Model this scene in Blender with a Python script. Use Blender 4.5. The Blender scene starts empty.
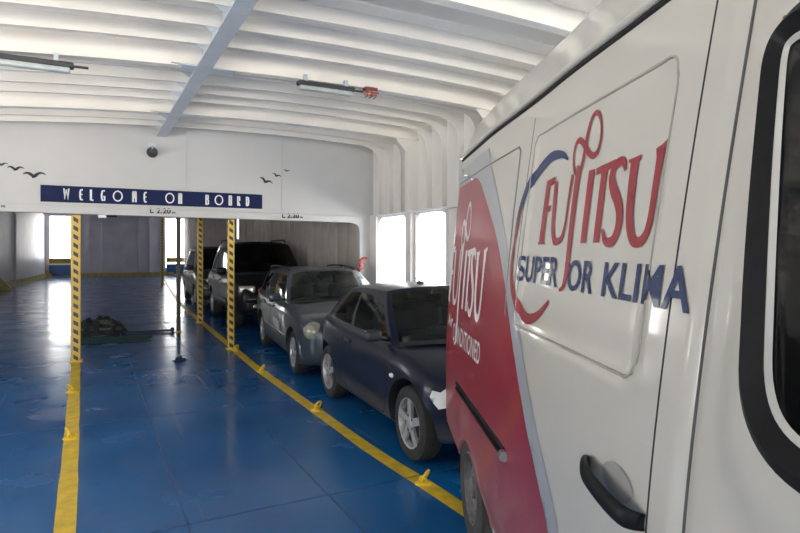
import bpy, bmesh, math, random
from mathutils import Vector, Matrix
C = bpy.context.scene.collection
PI = math.pi
random.seed(7)
# ------------------------------------------------------------------ camera, world, exposure
cd = bpy.data.cameras.new('camera'); cam = bpy.data.objects.new('camera', cd); C.objects.link(cam)
cd.sensor_fit = 'HORIZONTAL'; cd.sensor_width = 36.0; cd.lens = 36.0*580/800
cd.shift_y = -16.5/800; cd.clip_start = .03; cd.clip_end = 400
cam.location = (0, 0, 1.75); cam.rotation_euler = (PI/2, 0, -math.radians(28.1))
bpy.context.scene.camera = cam
w = bpy.data.worlds.new('sky'); bpy.context.scene.world = w; w.use_nodes = True
nt_ = w.node_tree; bg = nt_.nodes['Background']; bg.inputs[0].default_value = (1.0, .955, .885, 1)
# bright hazy sky above, warm brighter half added below to light the ceiling
tc_ = nt_.nodes.new('ShaderNodeTexCoord'); sp_ = nt_.nodes.new('ShaderNodeSeparateXYZ'); mr_ = nt_.nodes.new('ShaderNodeMapRange')
nt_.links.new(tc_.outputs['Generated'], sp_.inputs[0]); nt_.links.new(sp_.outputs['Z'], mr_.inputs['Value'])
mr_.inputs['From Min'].default_value = -.12; mr_.inputs['From Max'].default_value = .12
mr_.inputs['To Min'].default_value = 10.0; mr_.inputs['To Max'].default_value = 5.0
mc_ = nt_.nodes.new('ShaderNodeMix'); mc_.data_type = 'RGBA'; mf_ = nt_.nodes.new('ShaderNodeMapRange'); nt_.links.new(sp_.outputs['Z'], mf_.inputs['Value'])
mf_.inputs['From Min'].default_value = -.12; mf_.inputs['From Max'].default_value = .25; nt_.links.new(mf_.outputs[0], mc_.inputs['Factor'])
mc_.inputs['A'].default_value = (1.0, .93, .835, 1); mc_.inputs['B'].default_value = (.90, .96, 1.0, 1); nt_.links.new(mc_.outputs['Result'], bg.inputs[0])
nt_.links.new(mr_.outputs[0], bg.inputs[1])
vs = bpy.context.scene.view_settings
vs.view_transform = 'Standard'; vs.look = 'None'; vs.gamma = 1; vs.use_curve_mapping = False; vs.exposure = 0.95
try:
    bpy.context.scene.cycles.use_denoising = True
    bpy.context.scene.cycles.max_bounces = 10; bpy.context.scene.cycles.diffuse_bounces = 7
    bpy.context.scene.cycles.sample_clamp_indirect = 6
except Exception: pass
def portal(name, loc, rot, sx, sy, power=0, col=(1, 1, 1)):
    # daylight entering through an opening of the hull
    ld = bpy.data.lights.new(name, 'AREA'); ld.shape = 'RECTANGLE'; ld.size = sx; ld.size_y = sy
    ld.energy = power; ld.color = col
    if not power: ld.cycles.is_portal = True
    o = bpy.data.objects.new(name, ld); C.objects.link(o); o.location = loc; o.rotation_euler = rot
    return o
portal('daylight_opening', (5.33, 9.53, 1.66), (0, PI/2, 0), 1.4, 1.1)
portal('daylight_opening', (5.33, 8.15, 1.66), (0, PI/2, 0), 1.4, 1.1)
portal('daylight_opening', (5.33, 3.0, 1.65), (0, PI/2, 0), 1.4, 2.4)
portal('daylight_opening', (5.33, -.3, 1.65), (0, PI/2, 0), 1.4, 2.6)
portal('daylight_opening', (-.2, -7.2, 2.0), (PI/2, 0, 0), 9.0, 3.4)
portal('daylight_opening', (-5.7, 5.0, 1.65), (0, -PI/2, 0), 1.4, 5.0)

# ------------------------------------------------------------------ helpers
def V(*a): return Vector(a)
class M:
    """collects geometry for one mesh object"""
    def __init__(s): s.v = []; s.f = []; s.mi = []
    def add(s, vs, fs, mi=0):
        n = len(s.v); s.v += [tuple(p) for p in vs]
        for f in fs: s.f.append([i+n for i in f]); s.mi.append(mi)
    def box(s, c, d, rz=0, mi=0, R=None):
        x, y, z = d[0]/2, d[1]/2, d[2]/2
        pts = [V(i*x, j*y, k*z) for i in (-1, 1) for j in (-1, 1) for k in (-1, 1)]
        if R is None: R = Matrix.Rotation(rz, 3, 'Z')
        s.add([R @ p + V(*c) for p in pts], [(0,1,3,2),(4,6,7,5),(0,4,5,1),(2,3,7,6),(0,2,6,4),(1,5,7,3)], mi); return s
    def rbox(s, c, d, r, rz=0, mi=0, R=None, seg=2):
        bm = bmesh.new(); bmesh.ops.create_cube(bm, size=1)
        for v in bm.verts: v.co = V(v.co.x*d[0], v.co.y*d[1], v.co.z*d[2])
        bmesh.ops.bevel(bm, geom=bm.edges[:], offset=min(r, min(d)*.49), segments=seg, profile=.5, affect='EDGES')
        if R is None: R = Matrix.Rotation(rz, 3, 'Z')
        s.add([R @ v.co + V(*c) for v in bm.verts], [[v.index for v in f.verts] for f in bm.faces], mi); bm.free(); return s
    def tube(s, pts, r, n=8, mi=0, closed=False, cap=True):
        pts = [V(*p) for p in pts]; m = len(pts); rr = r if isinstance(r, (list, tuple)) else [r]*m
        rings = []
        up = None
        for i, p in enumerate(pts):
            a = pts[(i-1) % m] if (closed or i) else p; b = pts[(i+1) % m] if (closed or i < m-1) else p
            t = (b-a).normalized()
            if up is None:
                up = t.orthogonal().normalized()
            else:
                up = (up - t*up.dot(t))
                up = up.normalized() if up.length > 1e-6 else t.orthogonal().normalized()
            q = t.cross(up)
            rings.append([p + (up*math.cos(2*PI*k/n) + q*math.sin(2*PI*k/n))*rr[i] for k in range(n)])
        vs = [v for R_ in rings for v in R_]; fs = []
        for i in range(m if closed else m-1):
            j = (i+1) % m
            for k in range(n): fs.append((i*n+k, i*n+(k+1) % n, j*n+(k+1) % n, j*n+k))
        if cap and not closed: fs += [tuple(range(n))[::-1], tuple(range((m-1)*n, m*n))]
        s.add(vs, fs, mi); return s
    def cyl(s, a, b, r, n=16, mi=0, r2=None): return s.tube([a, b], [r, r if r2 is None else r2], n, mi)
    def lathe(s, prof, axis='Y', c=(0, 0, 0), n=32, mi=0):
        vs = []; fs = []
        for (r, h) in prof:
            for k in range(n):
                a = 2*PI*k/n; x, y = r*math.cos(a), r*math.sin(a)
                p = V(x, h, y) if axis == 'Y' else V(x, y, h) if axis == 'Z' else V(h, x, y)
                vs.append(p + V(*c))
        for i in range(len(prof)-1):
            for k in range(n): fs.append((i*n+k, i*n+(k+1) % n, (i+1)*n+(k+1) % n, (i+1)*n+k))
        s.add(vs, fs, mi); return s
    def prism(s, poly, a, b, fn, mi=0):
        """poly (p,q) extruded from a to b, fn(p,q,h)->xyz"""
        n = len(poly); vs = [fn(p, q, a) for p, q in poly] + [fn(p, q, b) for p, q in poly]
        s.add(vs, [tuple(range(n))[::-1], tuple(range(n, 2*n))] + [(i, (i+1) % n, n+(i+1) % n, n+i) for i in range(n)], mi); return s
    def grid(s, P, mi=0, closed_u=False):
        nu, nv = len(P), len(P[0]); vs = [p for r in P for p in r]
        fs = [(i*nv+j, i*nv+j+1, (i+1)*nv+j+1, (i+1)*nv+j) for i in range(nu-1) for j in range(nv-1)]
        s.add(vs, fs, mi); return s
    def build(s, name, mats, parent=None, smooth=None, fix=True):
        me = bpy.data.meshes.new(name); me.from_pydata(s.v, [], s.f); me.update()
        mats = mats if isinstance(mats, (list, tuple)) else [mats]
        for m in mats: me.materials.append(m)
        for p, i in zip(me.polygons, s.mi): p.material_index = i
        if fix:
            bm = bmesh.new(); bm.from_mesh(me)
            bmesh.ops.remove_doubles(bm, verts=bm.verts[:], dist=1e-5)
            bmesh.ops.recalc_face_normals(bm, faces=bm.faces[:]); bm.to_mesh(me); bm.free()
        if smooth is not None:
            me.shade_smooth(); me.set_sharp_from_angle(angle=math.radians(smooth))
        o = bpy.data.objects.new(name, me); C.objects.link(o)
        if parent: o.parent = parent
        return o
def thing(name, label, cat, loc=(0, 0, 0), rz=0, group=None):
    o = bpy.data.objects.new(name, None); C.objects.link(o); o.location = loc; o.rotation_euler = (0, 0, rz)
    o.empty_display_size = .2
    return tag(o, label, cat, group)
def tag(o, label, cat, group=None):
    o['label'] = label; o['category'] = cat
    if group: o['group'] = group
    return o
def struct(o): o['kind'] = 'structure'; return o
def dup(root, loc, rz=None, label=None):
    r = root.copy(); C.objects.link(r); r.location = loc
    if rz is not None: r.rotation_euler = (0, 0, rz)
    if label: r['label'] = label
    for ch in list(root.children):
        c_ = ch.copy(); C.objects.link(c_); c_.parent = r
        for g in ch.children:
            d = g.copy(); C.objects.link(d); d.parent = c_
    return r
def interp(tab, x):
    """smooth monotone interpolation through (x, v)"""
    if x <= tab[0][0]: return tab[0][1]
    if x >= tab[-1][0]: return tab[-1][1]
    for i in range(len(tab)-1):
        if x <= tab[i+1][0]: break
    x0, y0 = tab[i]; x1, y1 = tab[i+1]; h = x1-x0; d = (y1-y0)/h
    def slope(k):
        if k <= 0 or k >= len(tab)-1: return None
        da = (tab[k][1]-tab[k-1][1])/(tab[k][0]-tab[k-1][0]); db = (tab[k+1][1]-tab[k][1])/(tab[k+1][0]-tab[k][0])
        return 0 if da*db <= 0 else 2*da*db/(da+db)
    m0 = slope(i); m1 = slope(i+1)
    m0 = d if m0 is None else m0; m1 = d if m1 is None else m1
    t = (x-x0)/h
    return (2*t**3-3*t*t+1)*y0 + (t**3-2*t*t+t)*h*m0 + (-2*t**3+3*t*t)*y1 + (t**3-t*t)*h*m1
def sstep(a, b, x):
    t = max(0, min(1, (x-a)/(b-a))); return t*t*(3-2*t)
def lerp(a, b, t): return a+(b-a)*t

# ------------------------------------------------------------------ materials
MATS = {}
def mat(name, col, rough=.5, metal=0, var=.12, scale=6, bump=0, bscale=40, coat=0, dirt=None, spec=.5, stretch=(1, 1, 1)):
    if name in MATS: return MATS[name]
    m = bpy.data.materials.new(name); m.use_nodes = True; nt = m.node_tree; N = nt.nodes; L = nt.links
    b = N['Principled BSDF']; b.inputs['Roughness'].default_value = rough; b.inputs['Metallic'].default_value = metal
    b.inputs['Specular IOR Level'].default_value = spec
    if coat: b.inputs['Coat Weight'].default_value = coat; b.inputs['Coat Roughness'].default_value = .06
    tc = N.new('ShaderNodeTexCoord'); mp = N.new('ShaderNodeMapping'); mp.inputs['Scale'].default_value = stretch
    L.new(tc.outputs['Object'], mp.inputs['Vector'])
    nz = N.new('ShaderNodeTexNoise'); nz.inputs['Scale'].default_value = scale; nz.inputs['Detail'].default_value = 5
    L.new(mp.outputs['Vector'], nz.inputs['Vector'])
    rp = N.new('ShaderNodeValToRGB'); rp.color_ramp.elements[0].position = .3; rp.color_ramp.elements[1].position = .7
    rp.color_ramp.elements[0].color = (*[c*(1-var) for c in col], 1); rp.color_ramp.elements[1].color = (*[min(1, c*(1+var)) for c in col], 1)
    L.new(nz.outputs['Fac'], rp.inputs['Fac']); out = rp.outputs['Color']
    if dirt:   # road dust clinging to the lower body: (colour, z full, z none)
        sep = N.new('ShaderNodeSeparateXYZ'); L.new(tc.outputs['Object'], sep.inputs[0])
        mr = N.new('ShaderNodeMapRange'); mr.inputs['From Min'].default_value = dirt[2]; mr.inputs['From Max'].default_value = dirt[1]
        L.new(sep.outputs['Z'], mr.inputs['Value'])
        n2 = N.new('ShaderNodeTexNoise'); n2.inputs['Scale'].default_value = 9; n2.inputs['Detail'].default_value = 8
        L.new(tc.outputs['Object'], n2.inputs['Vector'])
        mu = N.new('ShaderNodeMath'); mu.operation = 'MULTIPLY'; L.new(mr.outputs[0], mu.inputs[0])
        r2 = N.new('ShaderNodeMapRange'); r2.inputs['From Min'].default_value = .35; r2.inputs['From Max'].default_value = .65
        r2.inputs['To Min'].default_value = .3; L.new(n2.outputs['Fac'], r2.inputs['Value']); L.new(r2.outputs[0], mu.inputs[1])
        mx = N.new('ShaderNodeMix'); mx.data_type = 'RGBA'; L.new(mu.outputs[0], mx.inputs['Factor'])
        L.new(out, mx.inputs['A']); mx.inputs['B'].default_value = (*dirt[0], 1); out = mx.outputs['Result']
        rr = N.new('ShaderNodeMapRange'); rr.inputs['To Min'].default_value = rough; rr.inputs['To Max'].default_value = .85
        L.new(mu.outputs[0], rr.inputs['Value']); L.new(rr.outputs[0], b.inputs['Roughness'])
        if coat:
            cw = N.new('ShaderNodeMapRange'); cw.inputs['To Min'].default_value = coat; cw.inputs['To Max'].default_value = 0
            L.new(mu.outputs[0], cw.inputs['Value']); L.new(cw.outputs[0], b.inputs['Coat Weight'])
    L.new(out, b.inputs['Base Color'])
    if bump:
        nb = N.new('ShaderNodeTexNoise'); nb.inputs['Scale'].default_value = bscale; nb.inputs['Detail'].default_value = 3
        L.new(mp.outputs['Vector'], nb.inputs['Vector'])
        bp = N.new('ShaderNodeBump'); bp.inputs['Strength'].default_value = bump; bp.inputs['Distance'].default_value = .02
        L.new(nb.outputs['Fac'], bp.inputs['Height']); L.new(bp.outputs[0], b.inputs['Normal'])
    MATS[name] = m; return m
def glass_mat(name, tint, refl=.08):
    m = bpy.data.materials.new(name); m.use_nodes = True; nt = m.node_tree; N = nt.nodes; L = nt.links
    N.remove(N['Principled BSDF'])
    t = N.new('ShaderNodeBsdfTransparent'); g = N.new('ShaderNodeBsdfGlossy'); g.inputs['Roughness'].default_value = .04
    nz = N.new('ShaderNodeTexNoise'); nz.inputs['Scale'].default_value = 5
    rp = N.new('ShaderNodeValToRGB'); rp.color_ramp.elements[0].color = (*[c*.92 for c in tint], 1); rp.color_ramp.elements[1].color = (*tint, 1)
    L.new(nz.outputs['Fac'], rp.inputs['Fac']); L.new(rp.outputs['Color'], t.inputs[0])
    fr = N.new('ShaderNodeFresnel'); fr.inputs['IOR'].default_value = 1.45
    mx = N.new('ShaderNodeMixShader'); L.new(fr.outputs[0], mx.inputs[0]); L.new(t.outputs[0], mx.inputs[1]); L.new(g.outputs[0], mx.inputs[2])
    L.new(mx.outputs[0], N['Material Output'].inputs['Surface']); return m
def stripe_mat(name):
    """yellow post paint with black slanted bars down the middle of each face"""
    m = bpy.data.materials.new(name); m.use_nodes = True; nt = m.node_tree; N = nt.nodes; L = nt.links
    b = N['Principled BSDF']; b.inputs['Roughness'].default_value = .45
    tc = N.new('ShaderNodeTexCoord'); sep = N.new('ShaderNodeSeparateXYZ'); L.new(tc.outputs['Object'], sep.inputs[0])
    def math_(op, a, b_=None):
        n = N.new('ShaderNodeMath'); n.operation = op
        for k, x in enumerate((a, b_)):
            if x is None: continue
            if isinstance(x, (int, float)): n.inputs[k].default_value = x
            else: L.new(x, n.inputs[k])
        return n.outputs[0]
    xy = math_('SUBTRACT', sep.outputs['X'], sep.outputs['Y'])
    s = math_('FRACT', math_('ADD', math_('MULTIPLY', sep.outputs['Z'], 1/.135), math_('MULTIPLY', xy, 5.0)))
    bar = math_('GREATER_THAN', s, .52)
    ax = math_('ABSOLUTE', sep.outputs['X']); ay = math_('ABSOLUTE', sep.outputs['Y'])
    mn = math_('MINIMUM', ax, ay)
    mid = math_('LESS_THAN', mn, .034)
    f = math_('MULTIPLY', bar, mid)
    mx = N.new('ShaderNodeMix'); mx.data_type = 'RGBA'; L.new(f, mx.inputs['Factor'])
    mx.inputs['A'].default_value = (.62, .41, .065, 1); mx.inputs['B'].default_value = (.03, .028, .025, 1)
    L.new(mx.outputs['Result'], b.inputs['Base Color']); return m
def floor_mat():
    m = bpy.data.materials.new('blue_deck_paint'); m.use_nodes = True; nt = m.node_tree; N = nt.nodes; L = nt.links
    b = N['Principled BSDF']; tc = N.new('ShaderNodeTexCoord')
    def noise(sc, det, st=(1, 1, 1), rot=0):
        mp = N.new('ShaderNodeMapping'); mp.inputs['Scale'].default_value = st; mp.inputs['Rotation'].default_value = (0, 0, rot)
        L.new(tc.outputs['Object'], mp.inputs['Vector'])
        n = N.new('ShaderNodeTexNoise'); n.inputs['Scale'].default_value = sc; n.inputs['Detail'].default_value = det
        L.new(mp.outputs[0], n.inputs['Vector']); return n.outputs['Fac']
    def ramp(f, p0, p1, c0=0, c1=1):
        r = N.new('ShaderNodeMapRange'); r.inputs['From Min'].default_value = p0; r.inputs['From Max'].default_value = p1
        r.inputs['To Min'].default_value = c0; r.inputs['To Max'].default_value = c1; L.new(f, r.inputs['Value']); return r.outputs[0]
    def mix(f, a, c):
        mx = N.new('ShaderNodeMix'); mx.data_type = 'RGBA'; L.new(f, mx.inputs['Factor'])
        for k, x in (('A', a), ('B', c)):
            if isinstance(x, tuple): mx.inputs[k].default_value = (*x, 1)
            else: L.new(x, mx.inputs[k])
        return mx.outputs['Result']
    c = mix(ramp(noise(.8, 6), .35, .65), (.004, .088, .275), (.008, .128, .355))
    c = mix(ramp(noise(2.2, 8, (1, .5, 1)), .52, .8, 0, .45), c, (.055, .135, .29))      # worn, dusty patches
    c = mix(ramp(noise(1.6, 4, (7, .22, 1), .12), .66, .72, 0, .35), c, (.17, .23, .33))    # tyre and lashing scuffs
    c = mix(ramp(noise(1.6, 4, (6, .3, 1), -.45), .68, .73, 0, .25), c, (.17, .23, .33))
    c = mix(ramp(noise(5, 6), .6, .8, 0, .5), c, (.006, .04, .14))
    L.new(c, b.inputs['Base Color'])
    L.new(ramp(noise(1.3, 6), .3, .7, .13, .30), b.inputs['Roughness'])
    b.inputs['Specular IOR Level'].default_value = .5
    bp = N.new('ShaderNodeBump'); bp.inputs['Strength'].default_value = .12; bp.inputs['Distance'].default_value = .03
    L.new(noise(1.7, 3), bp.inputs['Height']); L.new(bp.outputs[0], b.inputs['Normal'])
    return m
CEIL = mat('brightened_deckhead_white_paint', (.86, .835, .785), .4, var=.05, scale=1.4, bump=.05, bscale=6)  # the walls' white raised and warmed in place of daylight on the ceiling
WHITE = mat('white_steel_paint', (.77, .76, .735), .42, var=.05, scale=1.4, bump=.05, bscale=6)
BULK = mat('dimmed_bulkhead_white_paint', (.50, .505, .505), .45, var=.04, scale=1.2, bump=.05, bscale=5)  # the walls' white turned down in place of weaker light on the bulkhead
HALL = mat('pale_blue_grey_wall_paint', (.60, .585, .615), .5, var=.1, scale=1.0)
HULL = mat('grey_hull_wall_paint', (.50, .47, .44), .5, var=.12, scale=2)
GIRD = mat('girder_grey_paint', (.50, .56, .62), .4, var=.08, scale=4)
YEL = mat('yellow_line_paint', (.74, .50, .035), .42, var=.22, scale=9)
YELD = mat('dull_yellow_kerb_paint', (.42, .33, .09), .55, var=.3, scale=5)
YELM = mat('yellow_steel_paint', (.80, .53, .03), .38, var=.12, scale=20)
STRIPE = stripe_mat('hazard_stripe_paint')
FLOOR = floor_mat()
NAVY = mat('navy_sign_board', (.010, .018, .07), .6, var=.08, spec=.15)
SIGNW = mat('sign_white_paint', (.75, .76, .78), .5, var=.03)
BLACK = mat('black_paint', (.015, .016, .02), .5, var=.2)
RUB = mat('black_rubber', (.007, .007, .008), .5, var=.25, scale=30, spec=.2)
TYRE = mat('tyre_rubber', (.022, .021, .020), .8, var=.3, scale=14, bump=.2, bscale=60)
DTYRE = mat('dusty_tyre_rubber', (.055, .050, .046), .85, var=.4, scale=10, bump=.2, bscale=60)
ALLOY = mat('alloy_wheel_metal', (.42, .42, .43), .42, metal=.55, var=.2, scale=12)
CHROME = mat('chrome', (.75, .75, .76), .15, metal=1, var=.05)
DARKM = mat('dark_steel', (.05, .05, .055), .5, metal=.3, var=.2)
INTER = mat('car_interior_fabric', (.045, .043, .045), .85, var=.2, scale=40)
DASH = mat('dashboard_plastic', (.025, .025, .027), .6, var=.15)
GLASS = glass_mat('car_window_glass', (.55, .62, .58)); GLASSD = glass_mat('tinted_window_glass', (.22, .24, .24))
LENS = mat('headlight_lens', (.46, .45, .40), .18, metal=.25, var=.2, scale=18, coat=.6)
REDL = mat('red_lamp_plastic', (.35, .03, .025), .3, var=.15)
SEAL = mat('body_gap_shadow_seal', (.012, .012, .012), .8, var=.1)

# ------------------------------------------------------------------ setting: floor, ceiling, walls
def zc(x):   # underside of the deep beams: the deck above is cambered
    x = max(-2.5, x); return 3.675-.0125*(x-2.6)**2
XW = 4.95
f = M(); f.add([(-7, -9, 0), (9, -9, 0), (9, 46, 0), (-7, 46, 0)], [(0, 1, 2, 3)])
struct(f.build('floor', FLOOR))
xs = [-5.6+i*.4 for i in range(28)]
PL = .23   # plate above beam soffit
cl = M()
for (y0, y1) in ((-7.2, 10.5),):
    lo = [[(x, y, zc(x)+PL) for y in (y0, y1)] for x in xs]; hi = [[(x, y, zc(x)+PL+.05) for y in (y0, y1)] for x in xs]
    cl.grid(lo); cl.grid(hi)
ceiling = struct(cl.build('ceiling', CEIL, fix=False, smooth=30))
def beam(y, depth, tw, fl, x0=-5.6, x1=XW, name='beam'):
    b = M(); n = 26; X = [lerp(x0, x1, i/n) for i in range(n+1)]
    def strip(ya, yb, d0, d1):
        for x, x2 in zip(X[:-1], X[1:]):
            p = []
            for xx in (x, x2):
                t = zc(xx)+PL
                p += [(xx, ya, t-d0), (xx, yb, t-d0), (xx, yb, t-d1), (xx, ya, t-d1)]
            b.add(p, [(0, 1, 5, 4), (1, 2, 6, 5), (2, 3, 7, 6), (3, 0, 4, 7)])
    strip(y-tw/2, y+tw/2, 0, depth)
    if fl: strip(y-fl/2, y+fl/2, depth-.014, depth)
    return b.build(name, CEIL, ceiling)
DEEP = [8.62, 6.32, 3.82, 1.32, -1.18, -3.68, -6.18]
allY = []
for i, y in enumerate(DEEP):
    beam(y, PL, .014, .11, name='deep_beam')
    gap = (DEEP[i-1]-y)/5 if i else (10.4-y)/4
    for k in range(1, 5 if i else 4): beam(y+gap*k, .145, .012, .05, name='stiffener'); allY.append(y+gap*k)
# longitudinal girder (T section with tripping brackets)
g = M(); GX = 1.04; zg = zc(GX)
g.box((GX, 1.6, zg+PL/2), (.014, 17.5, PL)); g.box((GX, 1.6, zg-.008), (.15, 17.5, .016))
gird = struct(g.build('ceiling_girder', GIRD))
br = M()
for y in allY+DEEP:
    br.prism([(0, PL-.01), (0, .02), (-.07, .02), (-.30, PL-.06), (-.30, PL-.01)], y-.003, y+.003, lambda p, q, h: (GX+p, h, zg+q))
for y in DEEP: br.prism([(0, -.012), (.16, -.012), (.32, -.003), (.16, .004), (0, .004)], y-.1, y+.1, lambda p, q, h: (GX+p, h, zg+q)); br.prism([(0, -.012), (-.16, -.012), (-.32, -.003), (-.16, .004), (0, .004)], y-.1, y+.1, lambda p, q, h: (GX+p, h, zg+q))
br.build('bracket', GIRD, gird)
cb = M()   # cable run lying on brackets along the girder
for k in range(6):
    cb.tube([(GX-.05-.018*k, -7+i*.6, zg+.24+.012*math.sin(i*2.1+k)+.01*k) for i in range(29)], .007, 6)
cb.build('cable_run', mat('grey_cable', (.20, .22, .24), .6), gird)

def wall_panel(name, a, b, z0, z1, m, thick=.1, holes=(), side=1):
    """wall from a to b (xy), holes = (s0,s1,h0,h1) along the wall; thickness goes to the outside"""
    a = V(*a); b = V(*b); d = (b-a); Ln = d.length; d.normalize(); n = V(-d.y, d.x)*side
    S = sorted({0, Ln, *[h[0] for h in holes], *[h[1] for h in holes]}); Z = sorted({z0, z1, *[h[2] for h in holes], *[h[3] for h in holes]})
    w_ = M()
    def solid(i, j):
        if not (0 <= i < len(S)-1 and 0 <= j < len(Z)-1): return False
        s, z = (S[i]+S[i+1])/2, (Z[j]+Z[j+1])/2
        return not any(h[0] < s < h[1] and h[2] < z < h[3] for h in holes)
    def P(s, z, o): p = a+d*s+n*o; return (p.x, p.y, z)
    for i in range(len(S)-1):
        for j in range(len(Z)-1):
            if not solid(i, j): continue
            q = [(S[i], Z[j]), (S[i+1], Z[j]), (S[i+1], Z[j+1]), (S[i], Z[j+1])]
            w_.add([P(s, z, 0) for s, z in q], [(0, 1, 2, 3)]); w_.add([P(s, z, thick) for s, z in q], [(0, 1, 2, 3)])
            for (di, dj, e) in ((-1, 0, (0, 3)), (1, 0, (1, 2)), (0, -1, (0, 1)), (0, 1, (3, 2))):
                if not solid(i+di, j+dj):
                    (s0, y0), (s1, y1) = q[e[0]], q[e[1]]
                    w_.add([P(s0, y0, 0), P(s1, y1, 0), P(s1, y1, thick), P(s0, y0, thick)], [(0, 1, 2, 3)])
    return struct(w_.build(name, m))
# right hull side: two tall openings next to the cars
WR = wall_panel('wall_right', (XW, -7.2), (XW, 10.4), 0, 4.0, WHITE, .34, [(14.88, 15.82, .95, 2.37), (16.18, 17.28, .95, 2.37), (9.0, 11.4, .95, 2.35), (5.6, 8.2, .95, 2.35)], side=-1)
fr = M()
def frame(y, dep, x=XW, z0=2.42, z1=None, fl=0):
    z1 = (zc(x)+PL) if z1 is None else z1
    r = .30 if dep < .15 else .20
    pts = [(0, z0), (-dep, z0), (-dep, z1-r-.14)]
    n_ = 6 if dep < .15 else 1
    for k in range(n_+1):
        a = k/n_*PI/2; pts.append((-dep-r+r*math.cos(a), z1-r-(.14 if dep < .15 else PL)+r*math.sin(a)))
    pts += [(-dep-r, z1), (0, z1)]
    if dep >= .15: pts[2] = (-dep, z1-r-PL)
    fr.prism(pts, y-.004, y+.004, lambda p, q, h: (x+p, h, q))
    if fl:
        fr.box((x-dep, y, (z0+z1-r-.14)/2), (.012, fl, z1-r-.14-z0))
for y in allY:
    if y > -6: frame(y, .10, fl=.05)
for y in DEEP:
    if y > -6.1: frame(y, .22, fl=.12)
fr.box((XW-.06, 1.6, 2.41), (.14, 17.4, .03))
for y in DEEP[1:5]: fr.box((XW-.06, y, 1.2), (.12, .1, 2.4))
fr.box((XW-.05, 8.80, 1.2), (.10, .20, 2.4)); fr.box((XW-.04, 10.25, 1.2), (.08, .3, 2.4))
fr.build('frame', WHITE, WR)
rimo = M()
for (y0, y1) in ((7.68, 8.62), (8.98, 10.08)):
    for (c, d) in (((XW-.015, (y0+y1)/2, 2.38), (.05, y1-y0+.06, .03)), ((XW-.015, (y0+y1)/2, .94), (.05, y1-y0+.06, .03)),
                   ((XW-.015, y0-.01, 1.65), (.05, .03, 1.45)), ((XW-.015, y1+.01, 1.65), (.05, .03, 1.45))): rimo.box(c, d)
    for s in (0, 1):
        yy = y0 if s == 0 else y1; sg = 1 if s == 0 else -1
        rimo.prism([(yy, 2.37), (yy+sg*.14, 2.37), (yy+sg*.05, 2.33), (yy, 2.22)], XW-.02, XW+.1, lambda p, q, h: (h, p, q))
rimo.build('opening_rim', WHITE, WR)
wall_panel('wall_left', (-5.6, -7.2), (-5.6, 16), 0, 4.05, WHITE, .12, [(9.7, 14.7, .95, 2.35)], side=1)
wall_panel('wall_back', (-5.6, -7.2), (XW, -7.2), 0, 4.05, WHITE, .12, [(.8, 9.9, 0, 3.55)], side=-1)

# the hall behind the bulkhead
zh = 4.15
c2 = M(); c2.box((0, 27.3, zh+.05), (14, 34.2, .1)); hc = struct(c2.build('ceiling_hall', HALL))
hb = M()
for k in range(14): hb.box((0, 12.5+2.3*k, zh-.1), (13, .05, .2))
hb.build('beam', HALL, hc)
wall_panel('wall_hall_right', (XW, 10.4), (5.95, 43), 0, zh, HULL, .12, [(13.1, 14.1, 2.2, 3.3)], side=-1)
hf = M()
def wx(y): return XW+(y-10.4)*1.0/32.6
y = 10.95
while y < 42.5:
    if not 23.3 < y < 24.7: hf.box((wx(y)-.07, y, 2.05), (.14, .018, 4.1)); hf.box((wx(y)-.14, y, 2.05), (.014, .07, 4.1))
    y += .56
struct(hf.build('wall_hall_right_frames', HULL))
lw = [(-6.5, 10.4), (-4.6, 20), (-3.55, 31), (-2.55, 43)]
for i in range(3): wall_panel('wall_hall_left', lw[i], lw[i+1], 0, zh, HALL, .1, [(4.0, 6.6, 1.4, 3.6)] if i == 0 else [], side=1)  # unseen opening in the first stretch added to light the hall
wall_panel('wall_far', (-2.55, 43), (5.95, 43), 0, zh, HALL, .1, [(.28, 1.42, .98, 3.9), (7.15, 8.35, .55, 3.9)], side=1)
ff = M()
for k in range(8):
    x = -.75+k*.72; ff.box((x, 42.9, 2.05), (.07, .2, 4.1))
for i in range(3):
    for k in ((1, 3) if i < 2 else (1,)):
        p = V(*lw[i]).lerp(V(*lw[i+1]), k/4); ff.box((p.x+.04, p.y, 2.05), (.12, .07, 4.1))
struct(ff.build('wall_far_frames', HALL))
bb = M()
bb.box((2.2, 42.86, .12), (5.8, .14, .24)); struct(bb.build('baseboard_far', YELD))
bb = M()
for i in range(3):
    a, b = V(*lw[i]), V(*lw[i+1]); d = b-a; m_ = (a+b)/2
    bb.box((m_.x+.1, m_.y, .14), (d.length, .12, .28), math.atan2(d.y, d.x))
    bb.prism([(0, 0), (.5, 0), (0, .6)], b.y-.5, b.y-.3, lambda p, q, h, b=b: (b.x+.05+p, h, q))
struct(bb.build('baseboard_left', YELD))

# bulkhead with the welcome sign, a deep portal across the deck
BY = 10.4
bk = M()
zlow = lambda x: 2.345-.009*(x+1.2)
pts = [(-6.5, 2.365), (4.46, 2.285), (4.56, 2.26), (4.63, 2.21), (4.66, 2.12), (4.66, 0), (XW, 0), (XW, 4.05), (-6.5, 4.05)]
bk.prism(pts, BY, BY+.14, lambda p, q, h: (p, h, q))
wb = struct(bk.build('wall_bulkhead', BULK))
sk = M()
sk.prism([(-6.5, 2.485), (4.66, 2.39), (4.66, 2.405), (-6.5, 2.50)], BY-.03, BY, lambda p, q, h: (p, h, q))
sk.prism([(-6.5, 2.368), (4.25, 2.289), (4.25, 2.300), (-6.5, 2.379)], BY-.010, BY, lambda p, q, h: (p, h, q))
for x in (-3.3, 0.2, 1.45, 3.1): sk.box((x, BY-.004, 3.2), (.012, .008, 1.5))
sk.build('stringer', BULK, wb)

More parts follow.
